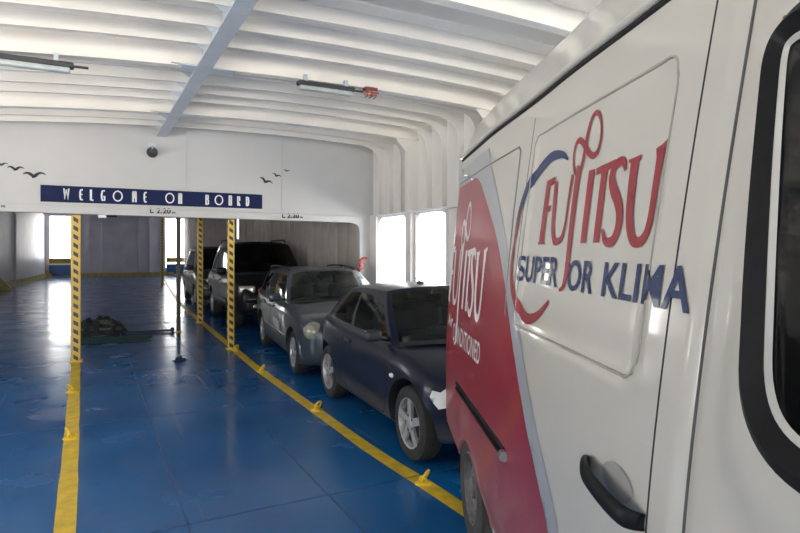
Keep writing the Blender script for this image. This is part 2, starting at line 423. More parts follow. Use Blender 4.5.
# painted lines on the deck
ln = M()
LR = [(2.235, -6), (2.22, 3.3), (2.165, 4.7), (2.17, 6.1), (2.175, 8.27), (2.25, 10.66), (2.52, 18.5), (3.0, 26), (3.7, 35)]
def line(pts, wd):
    P = []
    for i in range(81):
        yy = lerp(pts[0][1], pts[-1][1], i/80); x = interp([(q[1], q[0]) for q in pts], yy)
        ww = wd*(1+.06*math.sin(yy*7.3)*math.sin(yy*2.1)); P.append([(x-ww/2, yy, .0015), (x+ww/2, yy, .0015)])
    ln.grid(P)
line(LR, .13); line([(-.12, -6), (-.14, 4), (-.2, 10.4)], .125)
struct(ln.build('floor_markings', YEL))

# deck plate welds
wd = M()
for yy in (1.6, 3.9, 6.6, 9.3, 11.2, 12.2, 15.0, 19, 24): wd.box((-.5, yy, .0005), (11, .012, .002))
for xx in (-2.6, .55, 1.5): wd.box((xx, 8, .0005), (.010, 30, .002))
struct(wd.build('floor_welds', mat('blue_weld_bead', (.012, .06, .2), .35, var=.2)))

# ------------------------------------------------------------------ lettering helpers
def font_mesh(text, size=1.0, bold=0.0, sx=1.0, space=1.04):
    cu = bpy.data.curves.new('t', 'FONT'); cu.body = text; cu.size = size; cu.offset = bold; cu.space_character = space; cu.resolution_u = 4
    o = bpy.data.objects.new('t', cu); C.objects.link(o)
    dg = bpy.context.evaluated_depsgraph_get(); me = o.evaluated_get(dg).to_mesh()
    vs = [(v.co.x*sx, v.co.y) for v in me.vertices]; fs = [list(p.vertices) for p in me.polygons]
    o.evaluated_get(dg).to_mesh_clear(); bpy.data.objects.remove(o); bpy.data.curves.remove(cu)
    x0 = min(v[0] for v in vs); x1 = max(v[0] for v in vs)
    return [(x-x0, y) for x, y in vs], fs, x1-x0
def stroke(pts, wds, asp=1.0):
    """ribbon polygons along a 2D path"""
    n = len(pts); wds = wds if isinstance(wds, (list, tuple)) else [wds]*n
    Lp, Rp = [], []
    for i in range(n):
        a = pts[max(0, i-1)]; b = pts[min(n-1, i+1)]
        dx, dy = b[0]-a[0], (b[1]-a[1]); l = math.hypot(dx, dy) or 1
        nx, ny = -dy/l, dx/l
        Lp.append((pts[i][0]+nx*wds[i]/2, pts[i][1]+ny*wds[i]/2)); Rp.append((pts[i][0]-nx*wds[i]/2, pts[i][1]-ny*wds[i]/2))
    return [[Lp[i], Lp[i+1], Rp[i+1], Rp[i]] for i in range(n-1)]
def smooth2(pts, n=6):
    """Catmull-Rom through the points"""
    out = []
    for i in range(len(pts)-1):
        p0, p1, p2, p3 = pts[max(0, i-1)], pts[i], pts[i+1], pts[min(len(pts)-1, i+2)]
        for k in range(n):
            t = k/n
            out.append(tuple(.5*((2*p1[j])+(-p0[j]+p2[j])*t+(2*p0[j]-5*p1[j]+4*p2[j]-p3[j])*t*t+(-p0[j]+3*p1[j]-3*p2[j]+p3[j])*t**3) for j in range(len(p1))))
    out.append(tuple(pts[-1])); return out
def decal(name, polys, surf, m, parent, cut=.04, tri=None):
    """2D polygons laid on a curved surface surf(a,b)->xyz, cut finely so that they follow it"""
    bm = bmesh.new()
    for poly in polys:
        vs = [bm.verts.new((p[0], 0, p[1])) for p in poly]
        try: bm.faces.new(vs)
        except Exception: pass
    if tri:
        vv = [bm.verts.new((p[0], 0, p[1])) for p in tri[0]]
        for f_ in tri[1]:
            try: bm.faces.new([vv[i] for i in f_])
            except Exception: pass
    bmesh.ops.triangulate(bm, faces=bm.faces[:])
    xs_ = [v.co.x for v in bm.verts]; zs_ = [v.co.z for v in bm.verts]
    for ax, lo, hi in ((0, min(xs_), max(xs_)), (2, min(zs_), max(zs_))):
        k = math.ceil(lo/cut)
        while k*cut < hi:
            co = [0, 0, 0]; co[ax] = k*cut; no = [0, 0, 0]; no[ax] = 1
            bmesh.ops.bisect_plane(bm, geom=bm.verts[:]+bm.edges[:]+bm.faces[:], plane_co=co, plane_no=no)
            k += 1
    for v in bm.verts: v.co = surf(v.co.x, v.co.z)
    me = bpy.data.meshes.new(name); bm.to_mesh(me); bm.free(); me.materials.append(m)
    o = bpy.data.objects.new(name, me); C.objects.link(o); o.parent = parent; me.shade_smooth(); return o

# ------------------------------------------------------------------ sign, birds, clearance marks
sg = thing('welcome_sign', 'long navy sign board lettered WELCOME ON BOARD on white bulkhead', 'sign', (1.03, BY, 2.618))
b_ = M(); b_.rbox((0, -.012, 0), (3.40, .024, .255), .004); b_.build('board', NAVY, sg)
DECO = {  # thin deco strokes in a unit-high cell: (path, width)
 'W': (.62, [([(-.04, 1), (.06, .03), (.20, .9)], .085), ([(.20, .9), (.36, .03), (.46, 1)], .085)]),
 'E': (.34, [([(.34, .95), (.12, .92), (.06, .7), (.06, .3), (.12, .06), (.34, .05)], .11), ([(.06, .52), (.30, .52)], .09)]),
 'L': (.34, [([(.08, 1), (.08, .05), (.34, .05)], .13)]),
 'C': (.42, [([(.40, .93), (.14, .92), (.06, .6), (.06, .35), (.14, .06), (.36, .06), (.38, .40), (.22, .42)], .11)]),
 'O': (1.0, [([(.5+.45*math.cos(a*PI/10), .5+.45*math.sin(a*PI/10)) for a in range(21)], .085)]),
 'M': (.44, [([(.01, .95), (.44, .95)], .1), ([(.07, 0), (.07, .95), (.22, .95), (.22, .35)], .12), ([(.22, .95), (.38, .95), (.38, 0)], .12)]),
 'N': (.40, [([(.01, .95), (.40, .95)], .1), ([(.07, 0), (.07, .95), (.33, .95), (.33, 0)], .13), ([(.2, .95), (.2, .35)], .06)]),
 'B': (.40, [([(.07, 0), (.07, .96), (.30, .92), (.32, .6), (.16, .54), (.34, .48), (.35, .08), (.07, .04)], .11)]),
 'A': (.38, [([(.02, .95), (.37, .95)], .11), ([(.07, 0), (.07, .95), (.32, .95), (.32, 0)], .12), ([(.07, .45), (.32, .45)], .1)]),
 'R': (.38, [([(.07, 0), (.07, .95), (.31, .92), (.31, .55), (.12, .5), (.33, 0)], .11)]),
 'D': (.40, [([(.07, .02), (.07, .96), (.28, .88), (.34, .5), (.28, .1), (.07, .03)], .12)])}
def deco(text_pos, h, z0):
    polys = []
    for ch, x in text_pos:
        for path, wd_ in DECO[ch][1]: polys += stroke([(x+p*h*(.8 if ch == 'O' else .75), z0+q*h) for p, q in path], wd_*h*1.35)
    return polys
px2x = lambda px: -1.03+(-.678+(px-40)/222*3.41)     # metres from the sign's middle, read off the photograph
tp = [(c_, px2x(x)) for c_, x in zip('WELCOMEONBOARD', (61, 74.5, 84, 94, 105, 123.5, 134.5, 156, 169.5, 198, 208, 223.5, 233, 243))]
for q in tp: decal('letter', deco([q], .175, -.088), lambda a, b: V(a, -.0255, b), SIGNW, sg, cut=10)
def bird(px_, z, s, tilt, label):
    o = thing('bird_decal', label, 'decal', (px_, BY, z), group='black gull shapes on the bulkhead')
    wing = smooth2([(-.5, .10), (-.36, .17), (-.2, .12), (-.04, .0), (.1, .1), (.28, .17), (.5, .08)], 5)
    wds = [.014+.145*math.sin(PI*i/(len(wing)-1))**.8 for i in range(len(wing))]
    polys = stroke(wing, wds)+stroke([(-.13, -.10), (0, -.02), (.14, .02)], [.02, .1, .02])
    ca, sa = math.cos(tilt)*s, math.sin(tilt)*s; m = M()
    for q in polys: m.prism([(x*ca-y*sa, x*sa+y*ca) for x, y in q], -.008, 0, lambda p, q_, h: (p, h, q_))
    m.build('bird_shape', BLACK, o); return o
bird(-.745, 2.872, .30, .05, 'largest black gull shape, just above the left end of the welcome sign')
bird(-.985, 2.96, .22, .0, 'middle black gull shape of the three left of the welcome sign')
bird(-1.16, 3.015, .16, .05, 'small topmost black gull shape at far left of the bulkhead')
bird(2.80, 2.98, .25, -.35, 'lowest black gull shape above the right end of the welcome sign')
bird(3.0, 3.10, .17, -.3, 'middle black gull shape of the three right of the welcome sign')
bird(3.19, 3.20, .12, -.1, 'tiny topmost black gull shape, highest on the right of the bulkhead')
def clearance(x, z, label):
    o = thing('clearance_marking', label, 'marking', (x, BY, z), group='height clearance marks on the bulkhead edge')
    vs, fs, wdt = font_mesh('L 2.20', .118, .0035, 1.08); v2, f2, w2 = font_mesh('m', .06, .002, 1.2)
    n = len(vs); vs = [(p-wdt/2-.02, q) for p, q in vs]+[(p+wdt/2, q) for p, q in v2]; fs = fs+[[i+n for i in f_] for f_ in f2]
    decal('lettering', [], lambda a, b: V(a, -.012, b), BLACK, o, 10, (vs, fs))
clearance(1.05, 2.362, 'black 2.20 m clearance lettering under the middle of the welcome sign')
clearance(3.28, 2.342, 'black 2.20 m clearance lettering right of the welcome sign, above the parked cars')
clearance(-1.33, 2.385, 'black 2.20 m clearance lettering cut by the left photo edge')

# horn on the bulkhead below the girder's end
hn = thing('horn_speaker', 'small dark horn speaker on bulkhead under the end of the girder', 'speaker', (.90, BY, 3.36))
m = M(); m.lathe([(.0, -.24), (.03, -.24), (.035, -.16), (.06, -.10), (.085, -.06), (.088, -.05), (.07, -.06), (.0, -.12)], 'Y', n=20); m.build('horn', DARKM, hn, 40)
m = M(); m.tube([(0, 0, .10), (0, -.06, .09), (0, -.13, .03)], .014); m.box((0, -.008, .11), (.12, .016, .10)); m.build('bracket', GIRD, hn)

# lamps under the deep beams
def tube_light(x, y, L_, label):
    zz = zc(x)
    o = thing('ceiling_light', label, 'light', (x, y, zz-.115), group='grey strip lights on the deep beams')
    m = M(); m.rbox((0, -.02, .05), (L_, .10, .05), .012); m.build('housing', DARKM, o)
    m = M(); m.rbox((0, -.02, .005), (L_*.94, .085, .055), .02, seg=3); m.build('diffuser', mat('grey_plastic_diffuser', (.42, .47, .47), .3, var=.15), o)
    m = M(); m.cyl((L_/2, -.02, .05), (L_/2+.12, -.02, .05), .012); m.build('cable_gland', DARKM, o)
    for s in (-1, 1):
        m = M(); m.box((s*L_*.36, -.005, .115), (.04, .05, .08)); m.build('clip', GIRD, o)
tube_light(-.66, 6.28, 1.05, 'grey strip light at the upper left on a white ceiling beam')
tube_light(2.37, 6.24, .68, 'grey strip light on a ceiling beam right of the girder')
el = thing('emergency_lamp', 'small red caged lamp beside the right strip light', 'lamp', (2.93, 6.24, zc(2.93)-.065))
m = M(); m.rbox((0, 0, 0), (.14, .09, .07), .03, seg=3); m.build('lens', mat('pale_red_lamp_glass', (.62, .25, .20), .3, var=.2, scale=30), el)
m = M(); m.rbox((0, 0, .045), (.16, .1, .04), .01)
for x in (-.055, 0, .055): m.tube([(x, -.05, .04), (x, -.052, -.03), (x, -.03, -.05), (x, .03, -.05)], .006, 6)
m.tube([(-.09, -.05, 0), (.09, -.05, 0)], .006, 6); m.build('guard', mat('brown_red_guard_paint', (.20, .06, .05), .5), el)

# ------------------------------------------------------------------ striped posts
def post(x, y, label, wdt=.135, h=None, material=None, name='hazard_post', group='yellow and black striped posts'):
    h = h or 4.1
    o = thing(name, label, 'post', (x, y, 0), group=group)
    m = M(); t = wdt/2
    m.rbox((0, 0, h/2), (wdt, wdt*.9, h), .012); m.build('column', material or STRIPE, o)
    m = M(); m.rbox((0, 0, .008), (wdt+.05, wdt+.05, .016), .004)
    for sx in (-1, 1):
        m.prism([(0, .012), (.02, .012), (0, .06)], -.006, .006, lambda p, q, hh, sx=sx: (sx*(t-.01+p), hh, q))
    m.build('foot_plate', YELM, o)
    return o
post(-.2, 10.46, 'striped post at the end of the left yellow line, leftmost post', h=2.30)
post(2.19, 10.46, 'striped post on the right yellow line beside the slate blue estate car', .11, h=2.285)
post(2.33, 14.6, 'striped post before the dark high car, second along the right yellow line', .13)
post(3.2, 31.5, 'far striped post at the end of the right yellow line, before the far opening')
post(1.66, 13.15, 'thin dark brown post left of the far dark car', .085, 4.1, mat('dark_brown_post_paint', (.07, .055, .045), .5), 'dark_post', None)

# ------------------------------------------------------------------ lashing rings
def lashing(x, y, rz, label, worn=False):
    o = thing('lashing_ring', label, 'lashing ring', (x, y, 0), rz, 'yellow lashing rings along the deck lines'); o.scale = (.82, .82, .82)
    m = M(); m.lathe([(0, .022), (.05, .022), (.075, .012), (.085, 0)], 'Z', n=24); m.build('base', YELM, o, 40)
    m = M(); m.tube([(-.028, 0, .0), (-.028, 0, .04), (-.015, 0, .058), (.015, 0, .058), (.028, 0, .04), (.028, 0, 0)], .012); m.build('lug', YELM, o, 60)
    m = M(); R = Matrix.Rotation(math.radians(62), 3, 'Y')
    pts = [R @ V(.062*math.cos(2*PI*k/20), .05*math.sin(2*PI*k/20), 0)+V(-.02, 0, .068) for k in range(20)]
    m.tube(pts, .0125, 8, closed=True); m.build('ring', YELM, o, 60)
for (x, y, rz, l) in ((2.205, 3.76, 2.2, 'yellow lashing ring on deck beside the front wheel of the dark hatchback'),
                      (2.185, 6.02, 2.0, 'yellow lashing ring on deck near the rear wheel of the dark hatchback'),
                      (2.17, 8.30, 2.4, 'yellow lashing ring on deck beside the front wheel of the slate blue estate'),
                      (2.23, 10.25, 2.1, 'yellow lashing ring at the foot of the middle striped post'),
                      (-.16, 6.2, .3, 'nearer yellow lashing ring on the left yellow line'),
                      (-.2, 8.2, .6, 'farther yellow lashing ring on the left yellow line')): lashing(x, y, rz, l)

# ------------------------------------------------------------------ things lying on the deck beyond the bulkhead
random.seed(3)
npile = thing('net_pile', 'heap of dark netting and rope beside the left striped post', 'net', (.22, 13.75, 0))
m = M(); P = []
for i in range(29):
    row = []
    for j in range(17):
        a = i/28*2-1; b = j/16*2-1
        r = max(0, 1-(a*a)**1.2-(b*b)**1.2)
        hgt = r**.5*(.25+.05*math.sin(a*6+b*3)+.03*math.sin(a*13-b*9)+.025*math.sin(b*17+a*5))*(1.1-.25*a)
        row.append((a*.46+.03*math.sin(b*9), b*.42+.03*math.sin(a*11), hgt))
    P.append(row)
m.grid(P); m.build('netting', mat('dark_fishing_net', (.028, .03, .028), .95, var=.6, scale=16, bump=1, bscale=50), npile, 80)
for k in range(7):
    m = M(); a0 = random.random()*6; pts = []
    for i in range(40):
        t = i/39; a = a0+t*7; rr = .15+.38*abs(math.sin(t*3+k)); x, y_ = rr*math.cos(a)*.86, rr*math.sin(a)*.74
        hb_ = max(0, 1-(x/.46)**2-(y_/.42)**2)**.5*.27
        pts.append((x, y_, hb_+.02))
    m.tube(pts, .014, 6); m.build('rope', mat('weathered_rope', (.10, .105, .09), .9, var=.4, scale=40), npile, 80)
gn = M(); P = []
for i in range(25):
    row = []
    for j in range(13):
        a = i/24*2-1; b = j/12*2-1; r = 1+.12*math.sin(4*math.atan2(b, a))
        row.append((a*.62*r, b*.46*r, .006+.02*max(0, 1-a*a-b*b)*(1+.6*math.sin(a*9+b*7))))
    P.append(row)
gn.grid(P); o = gn.build('green_net', mat('dark_green_net', (.025, .07, .05), .8, var=.5, scale=25, bump=.6), None, 80)
o.location = (.42, 12.55, 0); tag(o, 'flat dark green net spread before the heap of dark netting', 'net')
pl = thing('pole', 'dark pole lying on deck from the net heap to the thin brown post', 'pole', (1.03, 13.3, 0), -.05)
m = M(); m.cyl((-.40, 0, .03), (.50, 0, .03), .026, 12); m.build('shaft', DARKM, pl, 60)
m = M(); m.rbox((.52, 0, .045), (.09, .1, .09), .03); m.build('end_block', BLACK, pl)
rg = M(); P = []
for i in range(13):
    row = []
    for j in range(9):
        a = i/12*2-1; b = j/8*2-1; row.append((a*.11, b*.07, .004+.05*max(0, 1-a*a-b*b)*(1+.5*math.sin(a*8-b*6))))
    P.append(row)
rg.grid(P); o = rg.build('rag', mat('dark_blue_rag', (.015, .03, .07), .9, var=.4, scale=25), None, 80); o.location = (1.25, 9.75, 0); o.rotation_euler = (0, 0, .5)
tag(o, 'small dark blue rag dropped on the deck left of the right yellow line', 'rag')
# striped barriers across the far openings
def barrier(x, wdt, label):
    o = thing('striped_barrier', label, 'barrier', (x, 42.86, 0), group='low barriers under the far openings')
    m = M(); m.rbox((0, 0, 1.06), (wdt, .06, .34), .02); m.build('rail', STRIPE, o)
    m = M(); m.rbox((0, .0, .45), (wdt, .1, .7), .02); m.build('blue_panel', mat('blue_panel_paint', (.03, .10, .28), .4), o)
barrier(-1.7, 1.2, 'striped low barrier under the left far opening, behind the leftmost post')
barrier(5.2, 1.15, 'striped low barrier under the right far opening beside the far dark car')
vv = thing('fire_valve', 'small dark red valve on the white pillar beside the bulkhead', 'valve', (4.62, 10.3, 1.45))
m = M(); m.tube([(.0, 0, -.12), (0, -.0, .1), (.06, 0, .14), (.14, 0, .14)], .025, 10); m.build('pipe', REDL, vv, 60)
m = M(); m.tube([(.07*math.cos(a*PI/8), -.05, .07*math.sin(a*PI/8)) for a in range(16)], .011, 8, closed=True); m.tube([(0, -.05, 0), (0, .0, 0)], .012, 8); m.build('hand_wheel', REDL, vv, 60)
fl = thing('under_lamp', 'small white and black lamp under the bulkhead edge beside the left striped post', 'lamp', (.22, 10.55, 2.33))
m = M(); m.rbox((-.05, 0, -.03), (.12, .1, .07), .02); m.build('body', SIGNW, fl); m = M(); m.rbox((.09, 0, -.02), (.16, .1, .05), .02); m.build('visor', BLACK, fl)
m = M(); m.box((0, .02, .0), (.1, .05, .04)); m.build('bracket', GIRD, fl)
HLOC, HPHI = (3.085, 3.64), 3.5
ELOC, EPHI = (3.255, 7.12), 6.0
SLOC, SPHI = (3.66, 12.35), 2.0
PLOC, PPHI = (3.70, 18.0), 2.0
def shrink(p, k, cut):
    """the same car with its lengths along x scaled and its nose shortened"""
    fx = lambda x: x*k-cut*sstep(.05, .55, x*k)
    for key in ('zt', 'zb', 'w', 'crown'): p[key] = [(fx(x), v) for x, v in p[key]]
    p['L'] = fx(p['L']); p['wheels'] = tuple(fx(x) for x in p['wheels']); p['cab'] = tuple(fx(x) for x in p['cab'])
    g = p['gh']; g['a0'] = (fx(g['a0'][0]), g['a0'][1]); g['a'] = (fx(g['a'][0]),)+g['a'][1:]; g['c'] = (fx(g['c'][0]),)+g['c'][1:]; g['c0'] = fx(g['c0'])
    g['f'] = (fx(g['f'][0]), fx(g['f'][1]))+g['f'][2:]; g['r'] = (fx(g['r'][0]), fx(g['r'][1]))+g['r'][2:]
    p['seams'] = [[(fx(x), z) for x, z in q] for q in p['seams']]; p['handles'] = [(fx(x), z) for x, z in p['handles']]
    m_ = p['mirror']; p['mirror'] = (fx(m_[0]), m_[1], m_[2]); p['seats'] = (tuple(fx(x) for x in p['seats'][0]), p['seats'][1])
    return p
# ------------------------------------------------------------------ cars
def car(p):
    L_, loc, phi = p['L'], p['loc'], p['phi']
    rz = PI/2-math.radians(phi)
    root = thing(p['name'], p['label'], p['cat'], (loc[0], loc[1], 0), rz)
    paint = p['paint']; Y0 = p.get('y0', 0)
    zt = lambda x: interp(p['zt'], x); zb = lambda x: interp(p['zb'], x); wd_ = lambda x: interp(p['w'], x); cr = lambda x: interp(p['crown'], x)
    SEC = p.get('sec') or [(.0, .0), (.55, .0), (.88, .02), (.955, .10), (.985, .24), (.995, .38), (1.0, .52), (.998, .66), (.985, .80), (.962, .91), (.925, .975), (.88, 1.0)]
    def half(x):
        W, b, t = wd_(x), zb(x), zt(x)
        pts = [(W*a, lerp(b, t, q)) for a, q in SEC]
        for a in (.66, .4, .2, 0): pts.append((W*a*1.0, t+cr(x)*(1-(a/.88)**2)))
        return pts
    def side(x, z, off=0.0):
        h_ = half(x); best = h_[6][0]
        for (y0, z0), (y1, z1) in zip(h_[2:12], h_[3:12]):
            if z0 <= z <= z1: best = lerp(y0, y1, (z-z0)/(z1-z0+1e-9)); break
        else:
            best = h_[2][0] if z < h_[2][1] else h_[11][0]
        return best+off
    n = 64
    xs_ = sorted({round(L_*(1-math.cos(PI*i/n))/2, 4) for i in range(n+1)})
    m = M(); P = []
    for x in xs_:
        h_ = half(x); P.append([(x, y, z) for y, z in h_] + [(x, -y, z) for y, z in h_[-2:0:-1]])
    k = len(P[0]); vs = [q for r in P for q in r]; fs = []; mi = []
    lid = range(11, k-11)
    for i in range(len(P)-1):
        for j in range(k):
            fs.append((i*k+j, i*k+(j+1) % k, (i+1)*k+(j+1) % k, (i+1)*k+j))
            incab = p['cab'][0] < xs_[i] and xs_[i+1] < p['cab'][1]
            mi.append(1 if (incab and j in lid) else 2 if j in (0, 1, k-1, k-2) else 0)
    for f_, q in zip(fs, mi): m.add([], [], 0); m.f.append(f_); m.mi.append(q)
    m.v = [tuple(q) for q in vs]
    m.f.append(tuple(range(k))[::-1]); m.mi.append(0); m.f.append(tuple(range((len(P)-1)*k, len(P)*k))); m.mi.append(0)
    body = m.build('body', [paint, INTER, BLACK], root)
    # wheel arches cut out of the body
    cut = M(); Ra = p['r']+p.get('arch', .055)
    for xw in p['wheels']:
        for s in (1, -1):
            W = wd_(xw); cut.cyl((xw, s*(W-.30), p['r']+.01), (xw, s*(W+.2), p['r']+.01), Ra, 40)
    co = cut.build('cutter', [BLACK], root); md = body.modifiers.new('b', 'BOOLEAN'); md.operation = 'DIFFERENCE'; md.solver = 'EXACT'; md.object = co
    try: md.material_mode = 'TRANSFER'
    except Exception: pass
    bpy.context.view_layer.update()
    dg = bpy.context.evaluated_depsgraph_get(); dg.update(); me = bpy.data.meshes.new_from_object(body.evaluated_get(dg), depsgraph=dg)
    body.modifiers.clear(); body.data = me; bpy.data.objects.remove(co)
    me.shade_smooth(); me.set_sharp_from_angle(angle=math.radians(38))
    # ---------------- greenhouse
    G = p['gh']
    (ax0, az0), (ax, ay, az), (cx, cy, cz), cx0 = G['a0'], G['a'], G['c'], G['c0']
    (fx0, fx, fy, fz), (rx0, rx, ry, rzz), rc = G['f'], G['r'], G['crown']
    arch = G.get('arch', .03); bulge = G.get('bulge', .02)
    def base(t):
        x = lerp(ax, cx, t); y = lerp(ay, cy, t)
        yy = wd_(x)*.90 if 0 < t < 1 else y
        y = lerp(y, min(yy, max(ay, cy)+.06), sstep(0, .15, t)*sstep(1, .85, t)); return V(x, y, zt(x)-.012)
    def top(t):
        return V(lerp(fx, rx, t), lerp(fy, ry, t)+.035*math.sin(PI*t), lerp(fz, rzz, t)+arch*math.sin(PI*t))
    def sidef(s):
        def fn(t, h):
            a, b = base(t), top(t); q = a.lerp(b, h); q.y += bulge*4*h*(1-h); q.y *= s; return q
        return fn
    def screen(b0, bc, t0, tc):   # b0 centre xz, bc corner, t0 centre, tc corner
        def fn(s, h):
            s_ = s*2-1
            bx = lerp(b0[0], bc.x, s_*s_); bz = lerp(b0[1], bc.z, s_*s_); tx = lerp(t0[0], tc.x, s_*s_); tz = lerp(t0[1], tc.z, abs(s_)**3)
            return V(lerp(bx, tx, h), s_*lerp(bc.y, tc.y, h)+(s_*.5)*bulge*4*h*(1-h)*2, lerp(bz, tz, h)+.012*4*h*(1-h))
        return fn
    def patch(fn, T, Hs, cls, frames, panes, nsub):
        for i in range(len(T)-1):
            for j in range(len(Hs)-1):
                kind = cls(i, j)
                nu = max(1, round(nsub*(T[i+1]-T[i])/1.0)+1); nv = max(1, round(6*(Hs[j+1]-Hs[j]))+1)
                g_ = [[fn(lerp(T[i], T[i+1], a/nu), lerp(Hs[j], Hs[j+1], b/nv)) for b in range(nv+1)] for a in range(nu+1)]
                if kind == 0: frames.grid(g_, 0)
                elif kind == 1: frames.grid(g_, 1)
                else: panes.setdefault(kind, M()).grid(g_, 0)
    fr_ = M(); panes = {}
    for s in (1, -1):
        T = G['T']; kinds = G['K']
        Hs = [0, .07, G.get('wtop', .88), 1]
        def cls(i, j, s=s):
            if j == 0 or j == 2: return 1 if (kinds[i] != 0 and j == 0) else 0
            return kinds[i] if kinds[i] in (0, 1) else (kinds[i], s)
        patch(sidef(s), T, Hs, cls, fr_, panes, 24)
    cA = base(0); tA = top(0); cC = base(1); tC = top(1)
    for nm, fn in (('windscreen', screen((ax0, az0), cA, (fx0, fz+rc), tA)), ('rear_window', screen((cx0, cC.z), cC, (rx0, rzz+rc), tC))):
        patch(fn, [0, .035, .965, 1], [0, .06, .93, 1], lambda i, j, nm=nm: (nm, 0) if (i == 1 and j == 1) else (1 if (i == 1 and j == 0) else 0), fr_, panes, 20)
    R_ = []
    for i in range(21):
        t = i/20; row = []
        for j in range(17):
            s_ = j/16*2-1; b = top(t)
            xx = lerp(lerp(fx0, fx, s_*s_), lerp(rx0, rx, s_*s_), t); row.append(V(xx, s_*b.y, b.z+rc*(1-abs(s_)**3) if t not in (0, 1) else lerp(b.z+rc, b.z, abs(s_)**3)))
        R_.append(row)
    fr_.grid(R_, 0)
    fr_.build('roof_and_pillars', [paint, BLACK], root, 40)
    for (kd, s), pm in panes.items():
        nm = kd if kd in ('windscreen', 'rear_window') else 'side_window'
        pm.build(nm, p.get('glass', GLASS) if kd != 4 else GLASSD, root, 50)
    # ---------------- wheels
    r = p['r']; tw = p.get('tw', .185); rimr = r*.68
    for xw in p['wheels']:
        for s in (1, -1):
            yo = s*(wd_(xw)-.03)
            t_ = M(); a = r
            prof = [(rimr, -tw*.48), (a*.86, -tw*.5), (a*.96, -tw*.42), (a, -tw*.2), (a, tw*.2), (a*.96, tw*.42), (a*.86, tw*.5), (rimr, tw*.46), (rimr*.97, tw*.2), (rimr*.96, -tw*.3)]
            t_.lathe(prof, 'Y', n=40); wh = t_.build('wheel', p.get('tyre', TYRE), root, 35)
            wh.location = (xw, yo-s*tw*.5, r)
            rm = M(); d = s*tw*.5
            rm.lathe([(rimr*.985, d*.96), (rimr*.93, d*.92), (rimr*.88, d*.60), (rimr*.86, -d*.4)], 'Y', n=40)
            ns = p.get('spokes', 5)
            for q in range(ns):
                a0 = 2*PI*q/ns+.3; w1, w2 = p.get('spw', (.30, .17))
                pr = [(.16*rimr, -.5*w1*rimr), (.93*rimr, -.5*w2*rimr*1.3), (.93*rimr, .5*w2*rimr*1.3), (.16*rimr, .5*w1*rimr)]
                ca, sa = math.cos(a0), math.sin(a0)
                rm.prism([(x*ca-y*sa, x*sa+y*ca) for x, y in pr], d*.62, d*.90, lambda x, z, h: (x, h, z))
            rm.lathe([(0, d*.98), (rimr*.17, d*.97), (rimr*.22, d*.90), (rimr*.24, d*.6)], 'Y', n=24)
            rm.lathe([(0, d*.45), (rimr*.87, d*.40)], 'Y', n=32, mi=1)
            for q in range(5):
                a0 = 2*PI*q/5; rm.cyl((rimr*.30*math.cos(a0), d*.7, rimr*.30*math.sin(a0)), (rimr*.30*math.cos(a0), d*.93, rimr*.30*math.sin(a0)), .011, 8, 1)
            rm.build('rim', [p.get('rim', ALLOY), DARKM], wh, 30)
    # ---------------- seams, mouldings, handles
    def run(pts, r_, name, m_, off=.002, ss=(1, -1)):
        for s in ss:
            q = M(); q.tube([(x, s*side(x, z, off), z) for x, z in smooth2(pts, 4)], r_, 6); q.build(name, m_, root, 60)
    for sm in p.get('seams', []): run(sm, .0045, 'door_seam', SEAL, -.001)
    for ml in p.get('mould', []): run(ml, .014, 'side_moulding', p.get('mouldmat', RUB), -.004)
    for hx, hz in p.get('handles', []):
        for s in (1, -1):
            q = M(); q.rbox((hx, s*side(hx, hz, .006), hz), (.17, .03, .042), .012); q.build('door_handle', p.get('handlemat', BLACK), root, 40)
    if 'mirror' in p:
        mx, mz, ms = p['mirror']
        for s in (1, -1):
            y = side(mx, zt(mx)-.02)
            q = M(); q.rbox((mx, s*(y+.115), mz), (.10*ms, .19*ms, .13*ms), .04*ms, seg=4); q.tube([(mx+.02, s*(y-.08), mz-.05), (mx+.01, s*(y+.06), mz-.02)], .025, 8)
            mr = q.build('wing_mirror', p.get('mirrormat', paint), root, 50)
            q = M(); q.rbox((mx+.048*ms, s*(y+.115), mz), (.01, .16*ms, .10*ms), .003); q.build('mirror_glass', CHROME, mr)
    # ---------------- interior
    si = p['seats']
    for sx in si[0]:
        for s in (1, -1):
            q = M(); Rr = Matrix.Rotation(.30, 3, 'Y'); zz = si[1]
            q.rbox((sx+.05, s*.36, zz-.10), (.14, .46, .62), .06, R=Rr, seg=3); q.rbox((sx+.14, s*.36, zz+.30), (.10, .27, .19), .045, R=Rr, seg=3)
            q.tube([(sx+.10, s*.36-.06, zz+.15), (sx+.13, s*.36-.06, zz+.28)], .008, 6); q.tube([(sx+.10, s*.36+.06, zz+.15), (sx+.13, s*.36+.06, zz+.28)], .008, 6)
            q.build('seat', INTER, root, 50)
    q = M(); dx = ax+.16; q.rbox((dx, 0, az+.0), (.42, 2*ay-.16, .14), .05, seg=3); q.build('dashboard', DASH, root, 50)
    q = M(); Rr = Matrix.Rotation(1.15, 3, 'Y'); c0 = V(dx+.32, -.36, az+.06)
    q.tube([tuple(c0+Rr @ V(.18*math.cos(a*PI/12), .18*math.sin(a*PI/12), 0)) for a in range(24)], .015, 8, closed=True)
    for a in (0, 2.3, 4.0): q.tube([tuple(c0), tuple(c0+Rr @ V(.18*math.cos(a), .18*math.sin(a), 0))], .012, 6)
    q.tube([tuple(c0), tuple(c0+Rr @ V(0, 0, -.25))], .025, 8); q.build('steering_wheel', DASH, root, 60)
    q = M(); q.rbox((fx+.10, 0, fz+rc-.13), (.03, .22, .06), .012); q.build('rear_view_mirror', DASH, root)
    return root, dict(side=side, zt=zt, wd=wd_, half=half, top=top, base=base)
